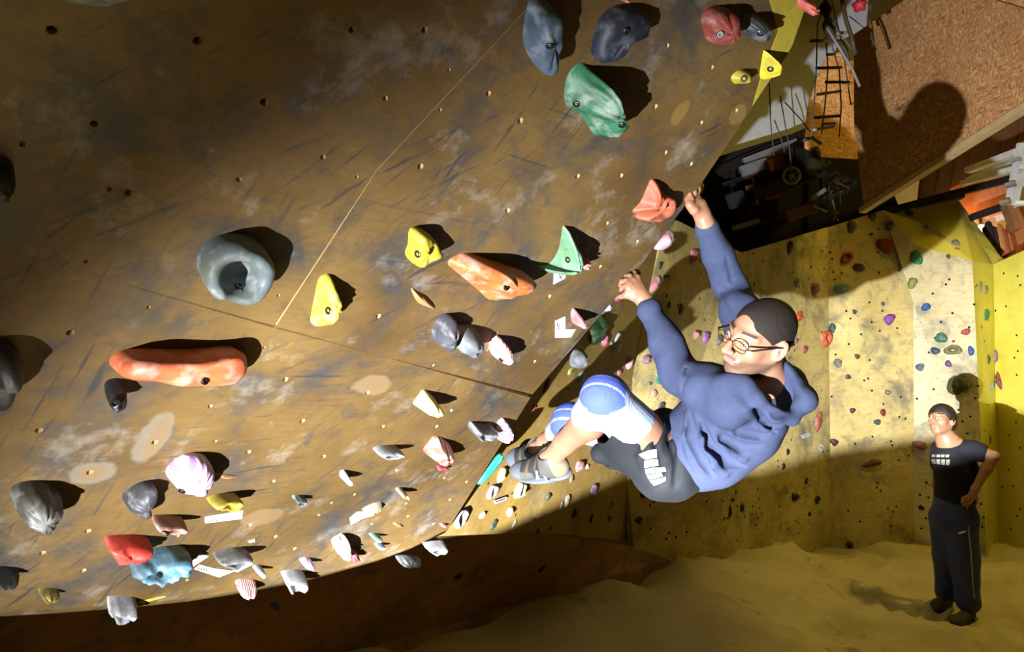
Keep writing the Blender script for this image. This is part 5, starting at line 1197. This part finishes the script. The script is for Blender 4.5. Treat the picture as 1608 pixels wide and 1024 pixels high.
# caving ladders
M_wire = plain('steel_cable', (.10, .09, .085), .5); M_rung = plain('grey_rung', (.30, .25, .24), .5); M_rungd = plain('dark_rung', (.06, .035, .02), .5)
def cable_ladder(label, d, left, right, rungs):
    r = empty('cable_ladder', pix(*left[0], d), label, 'ladder')
    for side in (left, right): tube('cable', [pix(u, v, d) for u, v in side], .005, M_wire, r, 6)
    for (a, b, m) in rungs: tube('rung', [pix(*a, d), pix(*b, d)], .011, m, r, 8)
cable_ladder('left cable ladder hanging in front of the OSB board', 4.9, [(1296, 5), (1284, 35), (1282, 105), (1278, 170), (1273, 215)], [(1290, 5), (1300, 50), (1318, 110), (1321, 165), (1318, 215)],
  [((1272, 64), (1322, 64), M_rungd), ((1281, 107), (1322, 106), M_rungd), ((1279, 149), (1321, 143), M_rung), ((1277, 185), (1318, 182), M_rungd), ((1276, 204), (1310, 199), M_rung)])
cable_ladder('right cable ladder tangled behind the left one', 5.0, [(1302, 0), (1297, 60), (1300, 110), (1296, 160), (1290, 210)], [(1306, 0), (1320, 60), (1330, 120), (1336, 165), (1342, 160)],
  [((1302, 64), (1321, 65), M_rung), ((1314, 52), (1330, 51), M_rung), ((1298, 86), (1312, 85), M_rung), ((1296, 129), (1334, 129), M_rungd), ((1290, 195), (1312, 194), M_rung)])
ld_ = empty('rope_bundle', pix(1300, 10, 4.9), 'dark knot of ropes from which the cable ladders hang', 'rope')
for k in range(7): tube('rope', [pix(1288+4*k, -14, 4.85), pix(1304-k*3, 14, 4.8+.02*k), pix(1294+3*k, 40, 4.85), pix(1300+k, 58, 4.9)], .014, plain('dark_rope', (.04, .03, .025), .8), ld_, 7)
for lab, pts, d, r_, m in (('grey rod crossing the cable ladders', [(1296, 40), (1318, 75), (1338, 108), (1350, 136)], 4.7, .009, plain('grey_metal', (.20, .20, .20), .5)), ('dark rod standing left of the OSB sheet', [(1322, -5), (1328, 30), (1338, 60), (1343, 86)], 4.6, .014, M_rungd),
   ('thin wire bent over the OSB sheet', [(1333, 25), (1360, 46), (1375, 72), (1384, 92)], 5.9, .004, M_wire), ('thin cord running to the right rod', [(1312, 45), (1330, 66), (1343, 86)], 4.7, .005, M_wire),
   ('leftmost thin cord in front of the white wall', [(1208, 130), (1210, 190), (1215, 244)], 6.8, .006, M_wire), ('second thin cord in front of the white wall', [(1216, 188), (1226, 215), (1232, 238)], 6.8, .006, M_wire),
   ('third thin cord reaching down to the wheel', [(1225, 150), (1232, 190), (1240, 235), (1243, 268)], 6.9, .006, M_wire), ('slanting cord with a small knot', [(1232, 160), (1259, 189), (1272, 207)], 6.9, .006, M_wire),
   ('black rope stub beneath the rope bundle', [(1318, 62), (1326, 72), (1334, 96)], 4.9, .012, M_rungd)):
    tag(tube('cord' if 'cord' in lab or 'wire' in lab or 'rope' in lab else 'rod', [pix(u, v, d) for u, v in pts], r_, m), lab, 'cord' if 'cord' in lab or 'wire' in lab or 'rope' in lab else 'rod')
fl = P((.55, .02, .03), .05)
NH[0] += 1; me = loft_mesh('climbing_hold', [(.035*math.cos(a)*(1+.15*math.sin(5*a)), .035*math.sin(a)*(1+.15*math.sin(5*a))) for a in [i*math.pi/10 for i in range(20)]], .05, 'dome', (0, 0), 3, .05, .1)
tag(link('climbing_hold', me, fl, None, frame(pix(1350, 8, 3.8), CAM-pix(1350, 8, 3.8))), 'small crimson hold dangling right of the ropes', 'hold')
# beyond the OSB sheet: boarded roof, white trusses, warm-lit room
rf = empty('ceiling', pix(1560, 230, 6.5), 'brown boarded roof beyond the OSB board', None); tag(rf, kind='structure')
for k in range(9):
    u0 = 1440+k*26; slab('roof_board', [pix(u0, 330-k*17, 8.6-.12*k), pix(u0+25, 318-k*17, 8.5-.12*k), pix(u0+48, 110-k*17, 6.6-.1*k), pix(u0+23, 122-k*17, 6.7-.1*k)], .03, M_brownb, rf)
tag(slab('wall_right', [pix(1490, 290, 9.1), pix(1585, 262, 9.1), pix(1592, 330, 9.1), pix(1540, 345, 9.1), pix(1500, 330, 9.1)], .05, plain('salmon_wall', (.50, .20, .11), .8)), 'salmon-pink wall of the warm-lit room behind', kind='structure')
tag(slab('wall_right', [pix(1512, 320, 9.6), pix(1620, 300, 9.6), pix(1620, 440, 9.6), pix(1540, 440, 9.6)], .05, plain('orange_wall', (.62, .28, .07), .8)), 'orange-lit back wall of the room behind', kind='structure')
tag(slab('wall_right', [pix(1574, 322, 9.3), pix(1640, 330, 9.0), pix(1640, 420, 9.0), pix(1590, 420, 9.0)], .05, M_brownb), 'brown partition at the right of the warm-lit room', kind='structure')
truss = empty('roof_truss', pix(1590, 270, 6.0), 'white steel roof truss at the right edge', 'truss')
for a, b, d0, d1, w_ in (((1511, 288), (1604, 262), 6.6, 6.0, .07), ((1520, 268), (1600, 238), 6.8, 6.2, .09), ((1608, 225), (1588, 322), 6.0, 6.1, .10), ((1590, 320), (1640, 318), 6.1, 6.0, .06)):
    bar('chord', pix(*a, d0), pix(*b, d1), w_, w_*.6, M_steel, truss, bevel=.006)
for (u, v) in ((1597, 252), (1587, 290), (1578, 318)): bar('gusset_plate', pix(u-8, v+2, 6.05), pix(u+8, v-2, 6.0), .09, .03, plain('grey_metal', (.20, .20, .20), .5), truss, bevel=.004)
for lab, a, b, d in (('upper black beam over the yellow top face', (1345, 345), (1590, 280), 7.9), ('lower black beam over the warm-lit room', (1440, 322), (1512, 306), 7.6), ('short black beam crossing the warm-lit room', (1524, 342), (1582, 322), 8.0), ('brown post at the right of the warm-lit room', (1580, 322), (1596, 362), 7.6)):
    tag(bar('beam', pix(*a, d), pix(*b, d-.1), .10, .07, M_dark if 'black' in lab else M_brownb), lab, 'beam')
lampg = empty('lamp', pix(1541, 358, 9.0), 'glowing bulb in the warm-lit room behind the wall', 'lamp')
em = bpy.data.materials.new('glow'); em.use_nodes = True; em.node_tree.nodes['Principled BSDF'].inputs['Emission Color'].default_value = (1, .62, .25, 1); em.node_tree.nodes['Principled BSDF'].inputs['Emission Strength'].default_value = 18
bm = bmesh.new(); bmesh.ops.create_uvsphere(bm, u_segments=14, v_segments=9, radius=.045); bm_obj('bulb', bm, em, lampg, Matrix.Translation(pix(1541, 358, 9.0)), True)
tube('socket', [pix(1541, 358, 9.0)+V((0, 0, .04)), pix(1541, 358, 9.0)+V((0, 0, .12))], .02, M_dark, lampg, 8)
lp = bpy.data.lights.new('bulb_light', 'POINT'); lp.energy = 14; lp.color = (1, .42, .12); lp.shadow_soft_size = .05
lo = bpy.data.objects.new('bulb_light', lp); COL.objects.link(lo); lo.location = pix(1541, 356, 8.85)
cl2 = empty('hanging_clothes', pix(1572, 370, 8.6), 'orange and dark clothes hanging in the warm-lit room', 'clothes')
for k, (u, v, c) in enumerate(((1560, 376, (.03, .02, .02)), (1568, 372, (.45, .18, .06)), (1575, 380, (.30, .08, .05)), (1582, 386, (.40, .14, .05)), (1552, 368, (.02, .015, .015)))):
    s_ = SDF(); s_.cap(pix(u, v-16, 8.7), pix(u+3, v+16, 8.65), .04, .07, .02); s_.cap(pix(u-5, v-8, 8.7), pix(u+6, v+6, 8.7), .04, .04, .02)
    sdf_obj('garment', s_, .016, plain('garment_cloth', c, .8), cl2)

rack = empty('storage_rack', pix(1200, 330, 7.8), 'dark rack whose slanting rails carry the boards in the loft', 'rack')
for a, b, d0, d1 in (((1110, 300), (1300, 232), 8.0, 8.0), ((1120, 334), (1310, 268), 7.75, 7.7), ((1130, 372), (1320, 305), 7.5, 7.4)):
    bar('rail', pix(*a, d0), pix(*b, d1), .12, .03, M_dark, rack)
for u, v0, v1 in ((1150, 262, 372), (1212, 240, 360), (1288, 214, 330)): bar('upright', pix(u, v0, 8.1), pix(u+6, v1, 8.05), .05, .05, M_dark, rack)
# ------------------------------------------------------------------ standing man
man = empty('person', pix(1500, 968, 5.66), 'man in a black printed T-shirt and navy track trousers standing and looking up', 'person')
def m_(u, v, d=5.66): return pix(u, v, d)
F2 = V((-.80, -.50, .22)).normalized(); L2 = V((0, 0, 1)).cross(F2).normalized(); U2 = F2.cross(L2)
T2 = Matrix((F2, L2, U2)).transposed().to_4x4(); T2.translation = m_(1478, 660)
SCM = 1.06
nb = m_(1487, 692); sh1 = m_(1530, 707, 5.56); sh0 = m_(1478, 706, 5.82); ch_ = m_(1500, 735); be = m_(1499, 780); pe = m_(1497, 810)
bd = SDF(); head_sdf(bd, T2, SCM, nb)
bd.cap(nb, ch_, .07, .12, .05); bd.cap(ch_, be, .12, .11, .05); bd.cap(be, pe, .12, .13, .05); bd.cap(nb, sh1, .05, .055, .04); bd.cap(nb, sh0, .05, .055, .04)
e1 = m_(1560, 717, 5.46); w1 = m_(1531, 768, 5.44)
bd.cap(sh1, e1, .055, .042, .03); bd.chain([e1, e1.lerp(w1, .4), w1], [.042, .040, .026], .02)
e0 = m_(1472, 762, 5.95); w0 = m_(1486, 800, 5.98); bd.chain([sh0, e0, w0], [.05, .04, .027], .03)
hand(bd, w1, m_(1527, 779, 5.46), [m_(1521, 779, 5.46), m_(1521, 783, 5.46), m_(1522, 787, 5.47), m_(1524, 790, 5.48)],
     [[m_(1514, 781, 5.47), m_(1510, 784, 5.5)], [m_(1514, 786, 5.47), m_(1510, 789, 5.5)], [m_(1516, 791, 5.48), m_(1512, 794, 5.51)], [m_(1519, 794, 5.49), m_(1516, 797, 5.52)]],
     [m_(1533, 782, 5.5), m_(1534, 790, 5.54)], 1.0)
hand(bd, w0, m_(1489, 812, 5.98), [m_(1486, 820, 5.96), m_(1488, 821, 5.98), m_(1490, 821, 6.0), m_(1492, 820, 6.02)],
     [[m_(1485, 829, 5.95)], [m_(1488, 831, 5.98)], [m_(1491, 830, 6.0)], [m_(1493, 828, 6.02)]], [m_(1483, 814, 5.95), m_(1481, 821, 5.94)], 1.0)
an1 = m_(1520, 950, 5.55); an0 = m_(1487, 935, 5.80); kn1 = m_(1514, 880, 5.58); kn0 = m_(1487, 872, 5.74)
hp1 = m_(1509, 812, 5.60); hp0 = m_(1484, 812, 5.74)
for h_, k_, a_ in ((hp1, kn1, an1), (hp0, kn0, an0)): bd.chain([h_, k_, a_], [.09, .06, .04], .04)
sdf_obj('body', bd, .0065, M_skin, man, skin_col(T2, SCM, .12, np.array((.34, .165, .09))))
def shag(x, y, z):
    front = x - (.070 - .9*np.maximum(.055-z, 0) - .1*y); return np.maximum(np.maximum(front, -.058-z), np.where((y > .055) & (x > .0), .012-z, -1)) + .012*np.sin(y*90+x*60)
sdf_obj('hair', hair_sdf(T2, SCM, .015, shag), .006, plain('dark_brown_hair', (.022, .012, .008), .6, bumpy=1, bscale=300), man)
eyes(T2, SCM, man)
ts = SDF(); ts.cap(nb.lerp(ch_, .45), ch_, .11, .150, .05); ts.cap(ch_, be, .150, .138, .05); ts.cap(be, m_(1498, 800), .138, .14, .04)
ts.cap(nb+V((0, 0, -.02)), sh1, .055, .066, .03); ts.cap(nb+V((0, 0, -.02)), sh0, .055, .066, .03)
ts.cap(sh1, sh1.lerp(e1, .45), .068, .072, .03); ts.cap(sh0, sh0.lerp(e0, .4), .075, .075, .03)
ts.cap(sh1.lerp(e1, .44), e1.lerp(sh1, -.4), .058, .062, .008, 's'); ts.cap(m_(1485, 684), m_(1480, 670), .056, .066, .01, 's')
ts.fn = lambda P_a: waves(P_a, [((.3, .1, 1), 30, .003, 1), ((1, .3, -.3), 24, .003, 2)])
shirt = sdf_obj('tshirt', ts, .009, plain('black_tshirt_cotton', (.008, .008, .012), .85, bumpy=.3), man)
tr_ = SDF(); tr_.cap(m_(1498, 788), m_(1497, 812), .148, .155, .04)
tr_.chain([hp1, kn1, m_(1521, 945, 5.55)], [.125, .105, .088], .04); tr_.chain([hp0, kn0, m_(1487, 930, 5.80)], [.12, .10, .085], .04)
tr_.fn = lambda P_a: waves(P_a, [((.6, .2, .4), 26, .004, 1), ((.3, .3, 1), 34, .003, 4)])
M_trk = plain('navy_track_nylon', (.03, .045, .16), .55, bumpy=.3); trs = sdf_obj('trousers', tr_, .009, M_trk, man)
q = [tr_.trace(u, v) for u, v in ((1518, 790), (1521, 830), (1525, 870), (1527, 905), (1530, 940))]
q = [x+(CAM-x).normalized()*.002 for x in q if x is not None]
if len(q) > 2: tube('side_piping', q, .006, plain('grey_piping', (.28, .28, .26), .6), trs, 6)
q = [tr_.trace(u, v) for u, v in ((1505, 838), (1511, 836), (1517, 834))]; q = [x+(CAM-x).normalized()*.002 for x in q if x is not None]
if len(q) > 1: tube('white_tab', q, .007, M_print, trs, 6)
for row in ([[(1463, 714), (1476, 713), (1492, 714)], [(1463, 718), (1476, 717), (1491, 718)]], [[(1462, 721), (1476, 720), (1493, 722)], [(1463, 728), (1476, 728), (1492, 731)]]):
    for k in range(4):
        sub = [[tuple(r[0][j]*(1-t)+r[2][j]*t for j in (0, 1)) for t in (k/4+.02, k/4+.12, k/4+.21)] for r in row]
        strip('print', ts, sub, plain('cream_print', (.42, .42, .34), .7), shirt, .003, 2)
for (an, toe, nm) in ((an1, m_(1503, 976, 5.40), 1), (an0, m_(1473, 950, 5.64), 0)):
    s_ = SDF(); hz = V((an.x, an.y, toe.z)); s_.cap(an, hz+V((0, 0, .03)), .045, .045, .03); s_.cap(hz+V((0, 0, .02)), toe+V((0, 0, .01)), .045, .04, .03); s_.ell(toe+V((0, 0, .0)), (.055, .055, .035), None, .03)
    r_ = empty('shoe', hz, None, None); r_.parent = man; r_.matrix_parent_inverse = parent_inv(man)
    sdf_obj('shoe_upper', s_, .008, plain('dark_olive_shoe', (.05, .045, .02), .7), r_)
    s2_ = SDF(); s2_.cap(hz+V((0, 0, -.022)), toe+V((0, 0, -.025)), .040, .042, .01); sdf_obj('shoe_sole', s2_, .009, plain('dark_sole', (.02, .02, .02), .7), r_)
